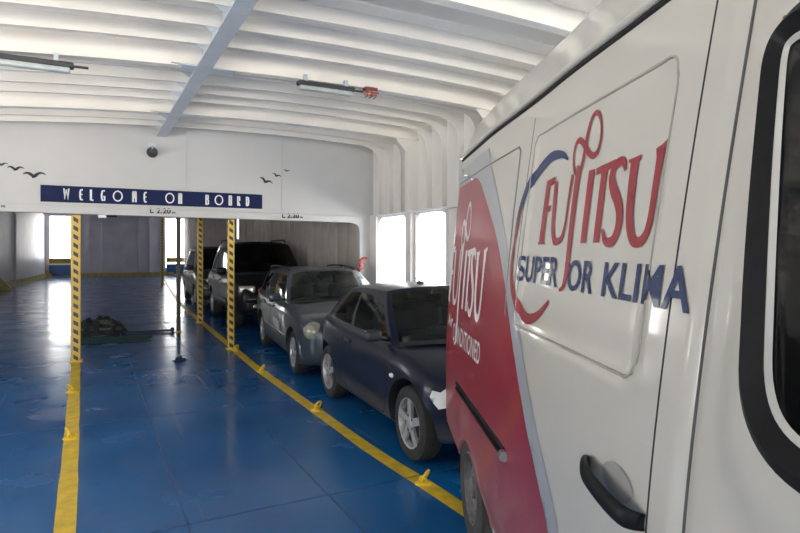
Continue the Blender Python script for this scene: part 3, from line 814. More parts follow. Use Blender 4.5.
def ellipsoid(m, c, rad, R=None, n=20, mi=0):
    P = []
    for i in range(n//2+1):
        a = PI*i/(n//2); row = []
        for j in range(n+1):
            b = 2*PI*j/n; v = V(rad[0]*math.cos(a), rad[1]*math.sin(a)*math.cos(b), rad[2]*math.sin(a)*math.sin(b))
            row.append((R @ v if R is not None else v)+V(*c))
        P.append(row)
    m.grid(P, mi)
def wipers(root, pts):
    for a, b, c_ in pts:
        q = M(); q.tube([a, b], .008, 6); q.tube([b, c_], .006, 6); q.build('wiper', BLACK, root, 60)

# --- dark blue three door hatchback behind the van
HP = mat('dark_navy_car_paint', (.005, .008, .022), .3, var=.15, coat=.15, spec=.25, dirt=((.17, .16, .155), .05, .44))
hatch, hq = car(shrink(dict(name='hatchback_car', label='dark navy three door hatchback with dusty sills, right behind the van', cat='car',
    L=3.62, loc=HLOC, phi=HPHI, paint=HP, r=.31, arch=.05, wheels=(.76, 3.13), spokes=5, spw=(.34, .22), rim=ALLOY, tyre=TYRE, tw=.18,
    zt=[(0, .55), (.04, .64), (.25, .73), (.7, .82), (1.1, .885), (1.6, .91), (2.6, .935), (3.2, .965), (3.4, .965), (3.54, .90), (3.62, .74)],
    zb=[(0, .30), (.2, .22), (1, .19), (3, .2), (3.4, .26), (3.62, .36)],
    w=[(0, .45), (.05, .57), (.2, .71), (.45, .79), (.7, .815), (1.2, .825), (2.6, .825), (3.1, .805), (3.42, .75), (3.57, .67), (3.62, .60)],
    crown=[(0, .05), (.5, .05), (1.0, .03), (1.2, -.03), (3.3, -.03), (3.5, .02), (3.62, .03)], cab=(1.05, 3.3),
    gh=dict(a0=(.90, .925), a=(1.20, .735, .90), c=(3.38, .675, .95), c0=3.48, f=(1.62, 1.78, .56, 1.335), r=(3.02, 2.92, .53, 1.30), crown=.05, arch=.022,
            T=[0, .045, .50, .535, .84, 1], K=[0, 2, 1, 3, 0]),
    seams=[[(1.10, .86), (1.13, .6), (1.2, .40), (1.30, .27)], [(2.42, .92), (2.46, .7), (2.42, .45), (2.36, .27)], [(1.30, .27), (1.8, .265), (2.36, .27)], [(3.38, .92), (3.36, .75), (3.40, .6)]],
    mould=[], handles=[(2.26, .80)], mirror=(1.33, .97, .82), mirrormat=BLACK, seats=((1.95, 2.85), .93)), .955, .19))
m = M(); ellipsoid(m, (.80, hq['side'](.80, .66, .004), .66), (.035, .016, .022)); m.build('side_repeater', mat('white_lamp_plastic', (.75, .74, .70), .3), hatch, 60)
for s in (1,):
    pp = [(.10, .53), (.15, .51), (.18, .55), (.17, .57), (.21, .60), (.20, .65), (.15, .64), (.13, .67), (.08, .66), (.06, .60)]
    decal('primer_patch', [pp], lambda a, b: V(a, hq['side'](a, b, .003), b), mat('white_primer', (.72, .71, .68), .7, var=.1), hatch)
for s in (1, -1):
    m = M(); ellipsoid(m, (.19, s*.53, .60), (.12, .15, .075), Matrix.Rotation(-s*.5, 3, 'Z')); m.build('headlight', LENS, hatch, 60)
    m = M(); m.rbox((3.24, s*.58, .80), (.10, .14, .22), .04, rz=-s*.35, seg=3); m.build('tail_light', REDL, hatch, 50)
m = M(); P = []
for i in range(25):
    a = i/24*2-1; x = .05+.30*abs(a)**2.2; y_ = a*(.62+.06*abs(a)); P.append([(x-.03, y_, .52), (x-.045, y_, .42), (x-.04, y_, .28), (x, y_, .24)])
m.grid(P); m.build('front_bumper', HP, hatch, 50)
m = M(); m.tube([(1.70, .1, 1.37), (1.69, .1, 1.40), (1.72, .1, 1.43), (1.80, .1, 1.45)], [.014, .013, .005, .003], 8); m.build('aerial', BLACK, hatch, 60)
m = M(); m.rbox((1.69, .1, 1.392), (.07, .06, .05), .015); m.build('roof_aerial_base', BLACK, hatch)
wipers(hatch, [((1.0, -.25, .93), (1.22, -.1, 1.03), (1.16, .35, 1.0)), ((1.0, .2, .93), (1.15, .35, 1.0), (1.2, .62, .99))])

# --- silver blue estate
MP = mat('slate_blue_car_paint', (.032, .044, .060), .3, metal=.25, var=.1, coat=.4, dirt=((.10, .10, .10), .0, .45))
estate, eq = car(dict(name='estate_car', label='slate blue estate car with roof rails parked behind the navy hatchback', cat='car',
    L=4.54, loc=ELOC, phi=EPHI, paint=MP, r=.312, arch=.04, wheels=(.72, 3.43), spokes=7, spw=(.22, .18), tw=.2, glass=GLASS,
    zt=[(0, .64), (.05, .73), (.25, .81), (.8, .885), (1.3, .945), (2.0, .955), (3.2, .975), (4.1, 1.0), (4.4, .98), (4.5, .9), (4.54, .8)],
    zb=[(0, .26), (.25, .19), (1, .18), (3.6, .19), (4.2, .26), (4.54, .36)],
    w=[(0, .58), (.06, .70), (.25, .80), (.7, .85), (1.3, .864), (3.0, .864), (3.9, .84), (4.35, .77), (4.5, .70), (4.54, .64)],
    crown=[(0, .05), (.3, .07), (1.1, .05), (1.3, -.03), (4.2, -.03), (4.54, .02)], cab=(1.2, 4.3),
    gh=dict(a0=(1.08, .975), a=(1.42, .765, .94), c=(4.30, .70, .99), c0=4.46, f=(1.90, 2.08, .59, 1.385), r=(4.12, 4.02, .58, 1.36), crown=.055, arch=.025,
            T=[0, .04, .30, .325, .56, .60, .90, 1], K=[0, 2, 1, 3, 1, 4, 0]),
    seams=[[(1.34, .90), (1.38, .6), (1.42, .28)], [(2.32, .93), (2.36, .6), (2.36, .26)], [(3.2, .95), (3.25, .75), (3.05, .5), (2.98, .26)]],
    mould=[[(.98, .50), (2.0, .50), (3.1, .51)]], mouldmat=MP, handles=[(2.16, .84), (3.05, .85)], handlemat=MP, mirror=(1.60, 1.02, 1.0), seats=((2.25, 3.15), .96)))
for s in (1, -1):
    R1 = Matrix.Rotation(-s*.55, 3, 'Z') @ Matrix.Rotation(.25, 3, 'Y')
    m = M(); ellipsoid(m, (.14, s*.665, .675), (.10, .135, .125), R1); hl = m.build('headlight', mat('dull_amber_lens', (.26, .25, .185), .2, var=.25, scale=22, coat=.5), estate, 60)
    m = M(); ellipsoid(m, (.095, s*.46, .64), (.075, .09, .085), Matrix.Rotation(-s*.3, 3, 'Z')); m.build('inner_lamp', mat('dull_amber_lens', (.2,.2,.2)), hl, 60)
    m = M(); m.rbox((4.44, s*.68, .84), (.12, .12, .30), .04, rz=-s*.3, seg=3); m.build('tail_light', REDL, estate, 50)
    m = M(); pts = [(2.25+i*.16, s*(.565+.02*math.sin(PI*i/11)), 1.435+.03*math.sin(PI*i/11)) for i in range(12)]
    m.tube([(2.18, s*.56, 1.39)]+pts+[(4.06, s*.555, 1.385)], .014, 8)
    for i in (0, 5, 11): m.tube([(pts[i][0], pts[i][1], 1.38), pts[i]], .013, 8)
    m.build('roof_rail', BLACK, estate, 60)
m = M(); m.rbox((.035, 0, .62), (.06, .56, .17), .03, seg=3); gr = m.build('grille', BLACK, estate)
m = M()
for k in range(4): m.rbox((.0, 0, .56+k*.042), (.025, .52, .010), .004)
m.rbox((.02, 0, .71), (.05, .58, .02), .008); m.build('chrome_bars', CHROME, gr)
m = M(); P = []
for i in range(29):
    a = i/28*2-1; x = .02+.34*abs(a)**2.6; y_ = a*(.76+.06*abs(a)); P.append([(x-.02, y_, .54), (x-.055, y_, .49), (x-.065, y_, .36), (x-.04, y_, .24), (x+.02, y_, .21)])
m.grid(P); fb = m.build('front_bumper', MP, estate, 50)
m = M(); m.rbox((-.055, 0, .30), (.02, .9, .09), .01); m.build('air_intake', BLACK, fb)
m = M(); m.rbox((-.06, 0, .43), (.012, .52, .11), .004); m.build('number_plate', mat('plate_white', (.6, .6, .6), .4), fb)
wipers(estate, [((1.15, -.45, .975), (1.30, -.15, 1.04), (1.25, .25, 1.03)), ((1.12, .1, .98), (1.25, .35, 1.03), (1.36, .66, 1.0))])
decal('sticker', [[(1.55, .66), (2.05, .68), (2.05, .56), (1.55, .52)]], lambda a, b: V(a, eq['side'](a, b, .003), b), mat('pale_worn_sticker', (.34, .35, .36), .6, var=.35, scale=14), estate)

# --- tall dark four wheel drive car and a dark people carrier, in the dark beyond the bulkhead
SP = mat('black_car_paint', (.005, .006, .008), .4, var=.15, coat=.08, spec=.2, dirt=((.03, .03, .03), .1, .6))
suv, sq = car(dict(name='tall_dark_car', label='tall black car with pale headlight under the bulkhead, behind the slate blue estate', cat='car',
    L=4.75, loc=SLOC, phi=SPHI, paint=SP, r=.37, arch=.06, wheels=(.92, 3.72), spokes=5, tw=.24, glass=GLASSD,
    zt=[(0, .78), (.05, .92), (.25, 1.02), (.8, 1.10), (1.3, 1.17), (2.2, 1.18), (4.2, 1.22), (4.6, 1.2), (4.75, 1.0)],
    zb=[(0, .42), (.25, .34), (1, .32), (3.8, .33), (4.4, .40), (4.75, .50)],
    w=[(0, .72), (.06, .82), (.25, .90), (.7, .94), (1.3, .95), (3.5, .95), (4.4, .91), (4.68, .86), (4.75, .80)],
    crown=[(0, .04), (.3, .06), (1.1, .05), (1.3, -.03), (4.4, -.03), (4.75, .02)], cab=(1.2, 4.5),
    gh=dict(a0=(1.10, 1.20), a=(1.38, .85, 1.165), c=(4.55, .80, 1.21), c0=4.66, f=(1.88, 2.0, .70, 1.88), r=(4.0, 3.92, .68, 1.86), crown=.07, arch=.03,
            T=[0, .04, .32, .345, .62, .65, .92, 1], K=[0, 4, 1, 4, 1, 4, 0]),
    seams=[[(1.38, 1.12), (1.42, .7), (1.5, .42)], [(2.42, 1.15), (2.44, .7), (2.42, .42)]], mould=[[(1.3, .62), (3.2, .62)]], handles=[(2.25, 1.03), (3.3, 1.05)],
    mirror=(1.62, 1.26, 1.2), seats=((2.2, 3.2), 1.22)))
for s in (1, -1):
    m = M(); m.rbox((.13, s*.70, .90), (.16, .36, .17), .05, rz=-s*.35, seg=3); m.build('headlight', LENS, suv, 50)
    m = M(); m.tube([(2.25, s*.69, 1.94), (2.35, s*.69, 2.0), (3.6, s*.67, 2.0), (3.75, s*.67, 1.94)], .02, 8); m.build('roof_rail', BLACK, suv, 60)
m = M(); m.rbox((.03, 0, .88), (.07, .86, .18), .03, seg=3); gr = m.build('grille', BLACK, suv)
m = M()
for k in range(3): m.rbox((-.012, 0, .83+k*.05), (.02, .84, .014), .005)
m.build('grille_bars', DARKM, gr)
m = M(); m.rbox((.02, 0, .56), (.16, 1.55, .26), .07, seg=4); fb = m.build('front_bumper', SP, suv, 50)
m = M(); m.rbox((-.065, .0, .60), (.012, .52, .11), .004); m.build('number_plate', mat('plate_white', (.6, .6, .6), .4), fb)
for s in (1, -1):
    m = M(); ellipsoid(m, (-.055, s*.55, .55), (.02, .07, .045)); m.build('fog_lamp', LENS, fb, 60)

PP = mat('dark_violet_grey_car_paint', (.022, .024, .034), .4, metal=.1, var=.1, coat=.15, dirt=((.04, .04, .045), .1, .5))
mpv, mq = car(dict(name='people_carrier', label='farthest car, dark grey people carrier partly behind the second striped post', cat='car',
    L=4.6, loc=PLOC, phi=PPHI, paint=PP, r=.33, arch=.05, wheels=(.85, 3.6), spokes=5, tw=.2, glass=GLASSD,
    zt=[(0, .68), (.05, .82), (.3, .95), (.9, 1.08), (1.3, 1.12), (2.2, 1.12), (4.2, 1.16), (4.5, 1.14), (4.6, 1.0)],
    zb=[(0, .32), (.25, .24), (1, .22), (3.8, .23), (4.3, .30), (4.6, .40)],
    w=[(0, .66), (.06, .78), (.25, .86), (.7, .90), (1.3, .91), (3.5, .91), (4.3, .88), (4.55, .82), (4.6, .76)],
    crown=[(0, .05), (.3, .07), (1.1, .04), (1.3, -.03), (4.3, -.03), (4.6, .02)], cab=(1.0, 4.3),
    gh=dict(a0=(.90, 1.12), a=(1.15, .82, 1.10), c=(4.42, .78, 1.15), c0=4.52, f=(1.80, 1.95, .68, 1.78), r=(3.95, 3.87, .66, 1.76), crown=.07, arch=.03,
            T=[0, .04, .30, .325, .62, .65, .92, 1], K=[0, 4, 1, 4, 1, 4, 0]),
    seams=[[(1.25, 1.07), (1.3, .7), (1.4, .32)], [(2.3, 1.1), (2.34, .7), (2.32, .3)]], mould=[[(1.25, .55), (3.2, .55)]], handles=[(2.1, .98), (3.2, 1.0)],
    mirror=(1.5, 1.2, 1.2), seats=((2.1, 3.0), 1.15)))
for s in (1, -1):
    m = M(); m.rbox((.15, s*.66, .80), (.16, .34, .17), .05, rz=-s*.4, seg=3); m.build('headlight', LENS, mpv, 50)
m = M(); m.rbox((.03, 0, .76), (.07, .80, .14), .03, seg=3); m.build('grille', BLACK, mpv)
m = M(); m.rbox((.03, 0, .46), (.16, 1.45, .26), .07, seg=4); m.build('front_bumper', PP, mpv, 50)
# ------------------------------------------------------------------ white delivery van with red and grey livery
VD = math.radians(90-24.35); U0, Q0 = 1.6, 1.62      # van frame: u runs to its tail, q to its far side
van = thing('delivery_van', 'large white delivery van with red lettering and red tail, nearest vehicle on the right', 'van',
            (U0*math.cos(VD)+Q0*math.sin(VD), U0*math.sin(VD)-Q0*math.cos(VD), 0), VD)
VW = mat('van_white_paint', (.54, .52, .462), .28, var=.03, scale=3, coat=.6, dirt=((.42, .40, .37), .1, .75))
VRED = mat('livery_red', (.30, .018, .032), .3, var=.08, scale=4, coat=.4, dirt=((.30, .22, .21), .2, 1.0))
VGREY = mat('livery_grey', (.36, .37, .39), .32, var=.06, coat=.5)
TRED = mat('lettering_red', (.28, .016, .026), .4, var=.06, coat=.2); TBLUE = mat('lettering_blue', (.006, .022, .095), .4, var=.06, coat=.2)
TWHITE = mat('lettering_white', (.72, .68, .66), .35, var=.05, coat=.3)
UR, UF = 4.33, -1.05
GUT = 2.43
def off_q(z, u=3.0):
    if z <= 1.05: return .62+.05*sstep(.55, .3, z)
    t = min(1.3, max(0, (z-1.05)/1.25))
    return .62+.11*t**1.3+(.028*sstep(3.4, 2.3, u)+.03*sstep(2.3, 1.2, u))*t**1.4
def rr_mask(u, z, u0, u1, z0, z1, r, wd):
    """1 inside a rounded rectangle, falling to 0 over wd outside its edge"""
    cx, cz = (u0+u1)/2, (z0+z1)/2; dx, dz = abs(u-cx)-((u1-u0)/2-r), abs(z-cz)-((z1-z0)/2-r)
    d = math.hypot(max(dx, 0), max(dz, 0))+min(max(dx, dz), 0)-r
    return sstep(wd, 0, d)
def S(u, z, off=0.0):
    q = off_q(z, u)
    q += .012*rr_mask(u, z, 1.375, 2.42, 1.45, 2.215, .07, .026)           # pressed panel of the sliding door
    q += .010*sstep(.028, .0, abs(u-1.113))*sstep(.4, .6, z)                  # door edges
    q += -.016*rr_mask(u, z, .34, .955, 1.36, 2.17, .10, .10)               # raised surround of the cab window
    # rounded tail corner, sloping bonnet corner
    if u > UR-.10: t = min(1, (u-(UR-.10))/.10); q += .10*(1-math.sqrt(max(0, 1-t*t)))
    if u < .1: t = (.1-u)/(.1-UF); q += .16*t**2.2
    return V(u-U0, Q0-(q-off), z)
def linspace(a, b, n): return [a+(b-a)*i/n for i in range(n+1)]
SEAMS = [1.24, 2.50]
us = set(round(x, 4) for x in linspace(.0, UR-.1, 170)) | set(round(UR-.10*(1-math.sin(PI/2*i/8)), 4) for i in range(9)) | set(round(x, 4) for x in linspace(UF, 0, 24))
for s_ in SEAMS: us |= {s_-.004, s_+.004}
us |= {1.108, 1.118}
us = sorted(us); zs_ = sorted(set(round(x, 4) for x in linspace(.30, GUT, 84)))
WHEELS_U = (3.42, -.25); WR_ = .335; ARCH = .43; AZ = .19; AU = (3.37, -.25)
def rounded(corners, n=12, step=.02):
    """closed outline with rounded corners: (u, z, radius)"""
    out = []; N_ = len(corners)
    for i in range(N_):
        a, b, c_ = V(*corners[i-1][:2]), V(*corners[i][:2]), V(*corners[(i+1) % N_][:2]); r = corners[i][2]
        p0 = b+(a-b).normalized()*r; p1 = b+(c_-b).normalized()*r
        if out:
            q = V(*out[-1]); k = max(1, int((p0-q).length/step))
            out += [tuple(q.lerp(p0, t/k)) for t in range(1, k)]
        for k in range(n+1):
            t = k/n; out.append(tuple(p0*(1-t)**2+b*2*t*(1-t)+p1*t*t))
    q = V(*out[-1]); p0 = V(*out[0]); k = max(1, int((p0-q).length/step)); out += [tuple(q.lerp(p0, t/k)) for t in range(1, k)]
    return out
WP = rounded([(1.056, 2.180, .11), (.948, 1.400, .17), (.02, 1.385, .12), (.42, 2.180, .14)])
def inside(u, z, poly):
    c = False; n = len(poly)
    for i in range(n):
        (x0, y0), (x1, y1) = poly[i], poly[(i+1) % n]
        if (y0 > z) != (y1 > z) and u < (x1-x0)*(z-y0)/(y1-y0)+x0: c = not c
    return c
cxw = sum(p[0] for p in WP)/len(WP); czw = sum(p[1] for p in WP)/len(WP)
def scale_poly(P, d):
    """outline moved outward by d"""
    out = []; n = len(P)
    for i in range(n):
        a, b = P[(i-1) % n], P[(i+1) % n]; dx, dy = b[0]-a[0], b[1]-a[1]; l = math.hypot(dx, dy)
        nx, ny = dy/l, -dx/l
        if (P[i][0]-cxw)*nx+(P[i][1]-czw)*ny < 0: nx, ny = -nx, -ny
        out.append((P[i][0]+nx*d, P[i][1]+ny*d))
    return out
HOLE = scale_poly(WP, -.03)
def van_side(mirror):
    m = M(); idx = {}
    def P(u, z):
        p = S(u, z); return p if not mirror else V(p.x, -2*1.0+2*(Q0-.62)-p.y+0, p.z) if False else V(p.x, -p.y, p.z)
    grid = [[P(u, z) for z in zs_] for u in us]; nv = len(zs_); vs = [p for r in grid for p in r]; m.v = [tuple(p) for p in vs]
    def snap(u, z):
        return any(math.hypot(u-wu, z-AZ) < ARCH for wu in AU) or z < .31+.19*sstep(3.75, 4.33, u)
    for i in range(len(us)-1):
        for j in range(nv-1):
            u, z = (us[i]+us[i+1])/2, (zs_[j]+zs_[j+1])/2
            if snap(u, z) or inside(u, z, HOLE): continue
            seam = any(abs(u-s_) < .004 for s_ in SEAMS) and .42 < z < 2.34
            m.f.append((i*nv+j, i*nv+j+1, (i+1)*nv+j+1, (i+1)*nv+j)); m.mi.append(1 if seam else 0)
    # pull ragged arch edge vertices onto the circle
    for k, (x, y, z) in enumerate(m.v):
        for wu in AU:
            dx, dz = x+U0-wu, z-AZ; d = math.hypot(dx, dz)
            if ARCH-.03 < d < ARCH+.03 and z > .33: m.v[k] = (wu-U0+dx/d*ARCH, y, AZ+dz/d*ARCH)
    return m
SIGN = 1
vb = van_side(False); vb.build('body_side', [VW, SEAL], van, 30)
vb = van_side(True); vb.build('body_side', [VW, SEAL], van, 30)
# high roof above the gutter, tail, floor, nose
hw = Q0-off_q(GUT)
def roofsec(u):
    k = 0 if u > .0 else (u/UF)
    h = interp([(-1.05, -1.15), (-.6, -.95), (-.2, -.35), (.1, -.03), (.5, .0), (4.2, .0), (4.4, -.02)], u)
    base_y = Q0-(S(u, GUT).y*-1+Q0) if False else abs(S(u, GUT).y)
    pts = [(base_y+.0, GUT), (base_y-.012, GUT+.015), (base_y-.05, GUT+.13), (base_y-.10, GUT+.235), (base_y-.17, GUT+.30), (base_y-.28, GUT+.335), (base_y-.5, GUT+.36), (0, GUT+.375)]
    out = []
    for y, z in pts: out.append((y, max(GUT-.02, z+h*(z-GUT)/.375) if h > -.36 else z))
    return out
m = M(); P = []
for u in linspace(.05, UR-.06, 60)+[UR-.03, UR]:
    h_ = roofsec(u)
    if u > UR-.06: h_ = [(y-.0, z-.04*((u-(UR-.06))/.06)**2*(z-GUT)/.3) for y, z in h_]
    P.append([(u-U0, y, z) for y, z in h_]+[(u-U0, -y, z) for y, z in h_[-2::-1]])
m.grid(P); m.f.append(tuple(range((len(P)-1)*15, len(P)*15))); m.mi.append(0)
m.f.append(tuple(range(15))[::-1]); m.mi.append(0); m.build('roof', VW, van, 40)
m = M(); g1 = [(u-U0, S(u, GUT).y, GUT) for u in linspace(.0, UR-.1, 40)+[UR-.05, UR-.02]]
for s in (1, -1):
    pts = [(x, s*(y+.012), z) for x, y, z in g1]
    m.tube(pts, .016, 8)
m.build('roof_gutter', VW, van, 50)
m = M()
for s in (1, -1): m.tube([(x, s*(y+.003), z-.022) for x, y, z in g1], .010, 6)
m.build('gutter_seal', SEAL, van, 50)
# tail: two doors and lamps
m = M(); P = []
for z in zs_:
    e = S(UR, z); P.append([(UR-U0+.001-.0*abs(y), y*e.y, z) for y in linspace(-1, 1, 12)])
m.grid(P); m.build('tail_panel', VW, van, 40)
for s in (1, -1):
    m = M(); m.rbox((UR-U0+.008, s*.405, 1.46), (.02, .78, 1.72), .008); td = m.build('tail_door', VW, van, 40)
    m = M(); m.rbox((UR-U0+.018, s*.405, 1.85), (.008, .60, .55), .003); m.build('door_window', GLASSD, td)
    m = M(); m.rbox((UR-U0+.0, s*.86, 1.05), (.04, .10, .42), .015); m.build('tail_light', REDL, van, 40)
m = M(); m.rbox((UR-U0-.02, 0, .58), (.08, 1.76, .16), .05, seg=3); m.build('rear_bumper', mat('grey_bumper_plastic', (.30, .29, .28), .6, var=.15), van, 40)
m = M()
for s in (1, -1): m.box(((UR+UF)/2-U0, s*.55, .36), (UR-UF-.3, .08, .14))
m.box(((UR+UF)/2-U0, 0, .46), (UR-UF-.1, 1.7, .03)); m.build('chassis', DARKM, van)
m = M(); m.grid([[(1.22-U0, y, z) for y in (-.79, .79)] for z in (.47, 2.3)]); m.build('cab_partition', INTER, van)
# nose: sloping windscreen and bonnet between the sides
m = M(); P = []
prof = [(.30, GUT+.02), (.10, 2.33), (-.18, 1.98), (-.42, 1.62)]
for u, z in prof: P.append([(u-U0+.02, y*.86, z) for y in linspace(-1, 1, 8)])
m.grid(P); m.build('windscreen', GLASSD, van, 40)
m = M(); P = []
for u, z in [(-.42, 1.62), (-.60, 1.30), (-.80, 1.17), (-1.0, 1.02), (-1.06, .9), (-1.08, .5), (-1.04, .35)]: P.append([(u-U0-.04*(1-y*y), y*(.86 if z > 1.25 else .84), z) for y in linspace(-1, 1, 10)])
m.grid(P); m.build('bonnet', VW, van, 40)
# cab side window: rubber seal, bright inner channel, glass
for s in (1, -1):
    def ring(d0, d1, o0, o1, name, mt, lift=.0, prt=None):
        A = scale_poly(WP, d0); B = scale_poly(WP, d1); Cc = scale_poly(WP, (d0+d1)/2); m = M(); R_ = []
        for a, c_, b in zip(A, Cc, B): R_.append([(lambda p: (p.x, s*p.y, p.z))(S(q[0], q[1], o)) for q, o in ((a, o0), (c_, lift), (b, o1))])
        R_.append(R_[0]); m.grid(R_); return m.build(name, mt, van, 60)
    ring(.006, -.056, -.002, -.006, 'window_seal', RUB, .016)
    ring(-.053, -.066, -.006, -.012, 'window_channel', mat('pale_window_channel', (.55, .54, .49), .4), -.004)
    G_ = scale_poly(WP, -.065); m = M(); vs = [(lambda p: (p.x, s*p.y, p.z))(S(u, z, -.014)) for u, z in G_]
    m.add(vs, [tuple(range(len(vs)))]); m.build('cab_window', glass_mat('cab_window_glass', (.70, .74, .72)), van, fix=False)
    m = M(); m.tube([(lambda p: (p.x, s*p.y, p.z))(S(u, z, -.05)) for u, z in ((.80, 2.06), (.79, 1.6), (.78, 1.42))], .012, 8); m.build('window_divider', RUB, van)
for s in (1, -1):
    m = M(); m.rbox((.72-U0, s*.45, 1.35), (.16, .50, .78), .06, seg=3); m.rbox((.76-U0, s*.45, 1.86), (.11, .30, .24), .05, seg=3); m.build('seat', INTER, van, 50)
m = M(); m.rbox((-.12-U0, 0, 1.28), (.5, 1.6, .2), .06); m.build('dashboard', DASH, van)
# mirrors on the cab doors
for s in (1, -1):
    p = S(.12, 1.45); m = M(); m.rbox((-.02-U0, s*(p.y+.13), 1.58), (.10, .17, .26), .04, seg=3); m.tube([(.0-U0, s*(p.y-.03), 1.46), (-.02-U0, s*(p.y+.08), 1.48)], .022); m.build('wing_mirror', BLACK, van, 50)
# sliding door: rail, handle, lower seam
def on(u, z, o=0, s=1): p = S(u, z, o); return (p.x, s*p.y, p.z)
m = M(); m.grid([[on(u, z, o) for z, o in ((.836, .001), (.84, .012), (.858, .013), (.862, -.006), (.872, -.006), (.876, .013), (.888, .012), (.892, .001))] for u in linspace(2.47, 3.76, 24)]); m.build('door_rail', RUB, van, 40)
m = M(); m.tube([on(2.475, .866, .012), on(2.44, .866, .014)], .024, 8); m.tube([on(u, .866, -.003) for u in linspace(2.47, 3.76, 12)], .006, 6); m.build('rail_slider', mat('grey_rail_metal', (.22, .22, .22), .4, metal=.6), van, 50)
m = M()
hp = [(1.575, 1.163, .004, .018), (1.545, 1.165, .022, .026), (1.49, 1.163, .040, .027), (1.40, 1.158, .047, .026), (1.31, 1.152, .045, .025), (1.265, 1.149, .034, .024), (1.245, 1.147, .006, .020)]
R_ = []
for u, z, o, r_ in smooth2(hp, 4):
    c0 = V(*on(u, z, o)); R_.append([(c0.x, c0.y+.013*math.cos(a*PI/8), c0.z+r_*math.sin(a*PI/8)) for a in range(17)])
m.grid(R_); dh = m.build('door_handle', RUB, van, 60)
m = M(); m.grid([[on(1.39+.085*r_*math.cos(a*PI/16), 1.180+.040*r_*math.sin(a*PI/16), .003-.0*r_) for r_ in (.02, .5, 1)] for a in range(33)]); m.build('finger_dish', mat('dull_grey_dish', (.30, .295, .28), .5), dh, 60)
for pts in ([(u, 2.235) for u in linspace(4.28, 2.69, 20)]+[(2.655, 2.21), (2.65, 2.15), (2.64, 1.9), (2.62, 1.6), (2.60, 1.45)],):
    m = M(); m.tube([on(u, z, .0008) for u, z in pts], .0045, 6); m.build('press_line', mat('press_line_shadow', (.22, .22, .215), .6), van, 60)
PLT = rounded([(2.445, 2.235, .06), (1.362, 2.235, .06), (1.362, 1.432, .07), (2.445, 1.432, .05)])
m = M(); m.tube([on(u, z, -.0015) for u, z in PLT], .0048, 6, closed=True); m.build('press_line', mat('press_line_shading', (.36, .34, .29), .5), van, 60)  # shade and highlight of the panel fold painted as a thin line
m = M(); m.tube([on(u, .455, .0005) for u in linspace(1.2, 2.45, 16)], .005, 6); m.build('door_gap', SEAL, van)
m = M(); m.tube([on(1.113, z, .0005) for z in linspace(.5, 2.3, 30)], .0042, 6); m.build('door_gap', mat('cab_door_gap_shadow', (.10, .10, .095), .8), van)
for k, zz in enumerate((2.17, 2.02)):
    m = M(); ellipsoid(m, on(1.0, zz, .001), (.004, .002, .004)); m.build('rivet', mat('rust_spot', (.18, .09, .05), .8), van)
# wheels
for wu in WHEELS_U:
    for s in (1, -1):
        t_ = M(); a = WR_; tw = .205; rim = a*.62
        t_.lathe([(rim, -tw*.48), (a*.85, -tw*.5), (a*.96, -tw*.42), (a, -tw*.2), (a, tw*.2), (a*.96, tw*.42), (a*.85, tw*.5), (rim, tw*.46), (rim*.97, tw*.2), (rim*.96, -tw*.3)], 'Y', n=48)
        wh = t_.build('wheel', DTYRE, van, 35); wh.location = (wu-U0, s*(Q0-.62-.012-tw*.5), WR_)
        rm = M(); d = s*tw*.5
        rm.lathe([(rim*.99, d*.9), (rim*.93, d*.92), (rim*.90, d*.55), (rim*.80, d*.35), (rim*.62, d*.62), (rim*.45, d*.66), (rim*.30, d*.60), (rim*.28, d*.85), (0, d*.88)], 'Y', n=48)
        for q in range(12):
            a0 = 2*PI*q/12; rm.cyl((rim*.71*math.cos(a0), d*.40, rim*.71*math.sin(a0)), (rim*.71*math.cos(a0), d*.60, rim*.71*math.sin(a0)), rim*.07, 10, 1)
        rm.build('rim', [mat('dusty_steel_rim', (.20, .19, .18), .6, metal=.3, var=.35, scale=15), DARKM], wh, 30)
# wheel housings and arch lips
for wu in AU:
    for s in (1, -1):
        m = M(); P = []
        for i in range(25):
            a = .2+(PI-.4)*i/24; P.append([(wu-U0+(ARCH+.003)*math.cos(a), s*(Q0-o), AZ-.0+(ARCH+.003)*math.sin(a)) for o in (.632, .70, .92)])
        m.grid(P); m.build('wheel_housing', BLACK, van, 60)
        m = M(); P = []
        for i in range(29):
            a = .30+(PI-.60)*i/28; P.append([(wu-U0+r_*math.cos(a), s*(Q0-off_q(AZ+r_*math.sin(a))+o), AZ+r_*math.sin(a)) for r_, o in ((ARCH-.010, -.02), (ARCH-.004, .006), (ARCH+.014, .008), (ARCH+.03, .001))])
        m.grid(P); m.build('arch_lip', VRED if wu > 1 else VW, van, 60)
# livery -----------------------------------------------------------------------------------
LV = lambda o: (lambda u, z: S(u, z, o))
redc = smooth2([(3.60, 2.205), (3.42, 2.14), (3.16, 1.985), (2.875, 1.79), (2.63, 1.565), (2.47, 1.385), (2.27, 1.19), (2.08, 1.0), (1.93, .85), (1.80, .68), (1.70, .50), (1.67, .34)], 4)
archpts = [(AU[0]+(ARCH+.012)*math.cos(a), AZ+(ARCH+.012)*math.sin(a)) for a in linspace(PI-.36, .36, 20)]
red_poly = redc+[(1.70, .34), (2.9, .34)]+archpts+[(3.80, .34), (4.0, .40), (UR-.11, .50), (UR-.09, .6), (UR-.02, .6), (UR-.005, 1.0), (UR-.005, 2.1), (UR-.03, 2.205)]
decal('red_graphic', [red_poly], LV(.0022), VRED, van, .05)
gre = smooth2([(3.30, 2.34), (3.20, 2.22), (2.96, 2.015), (2.72, 1.80), (2.50, 1.565), (2.33, 1.40), (2.13, 1.195), (1.96, 1.04), (1.82, .89), (1.70, .72), (1.61, .52), (1.56, .34)], 4)
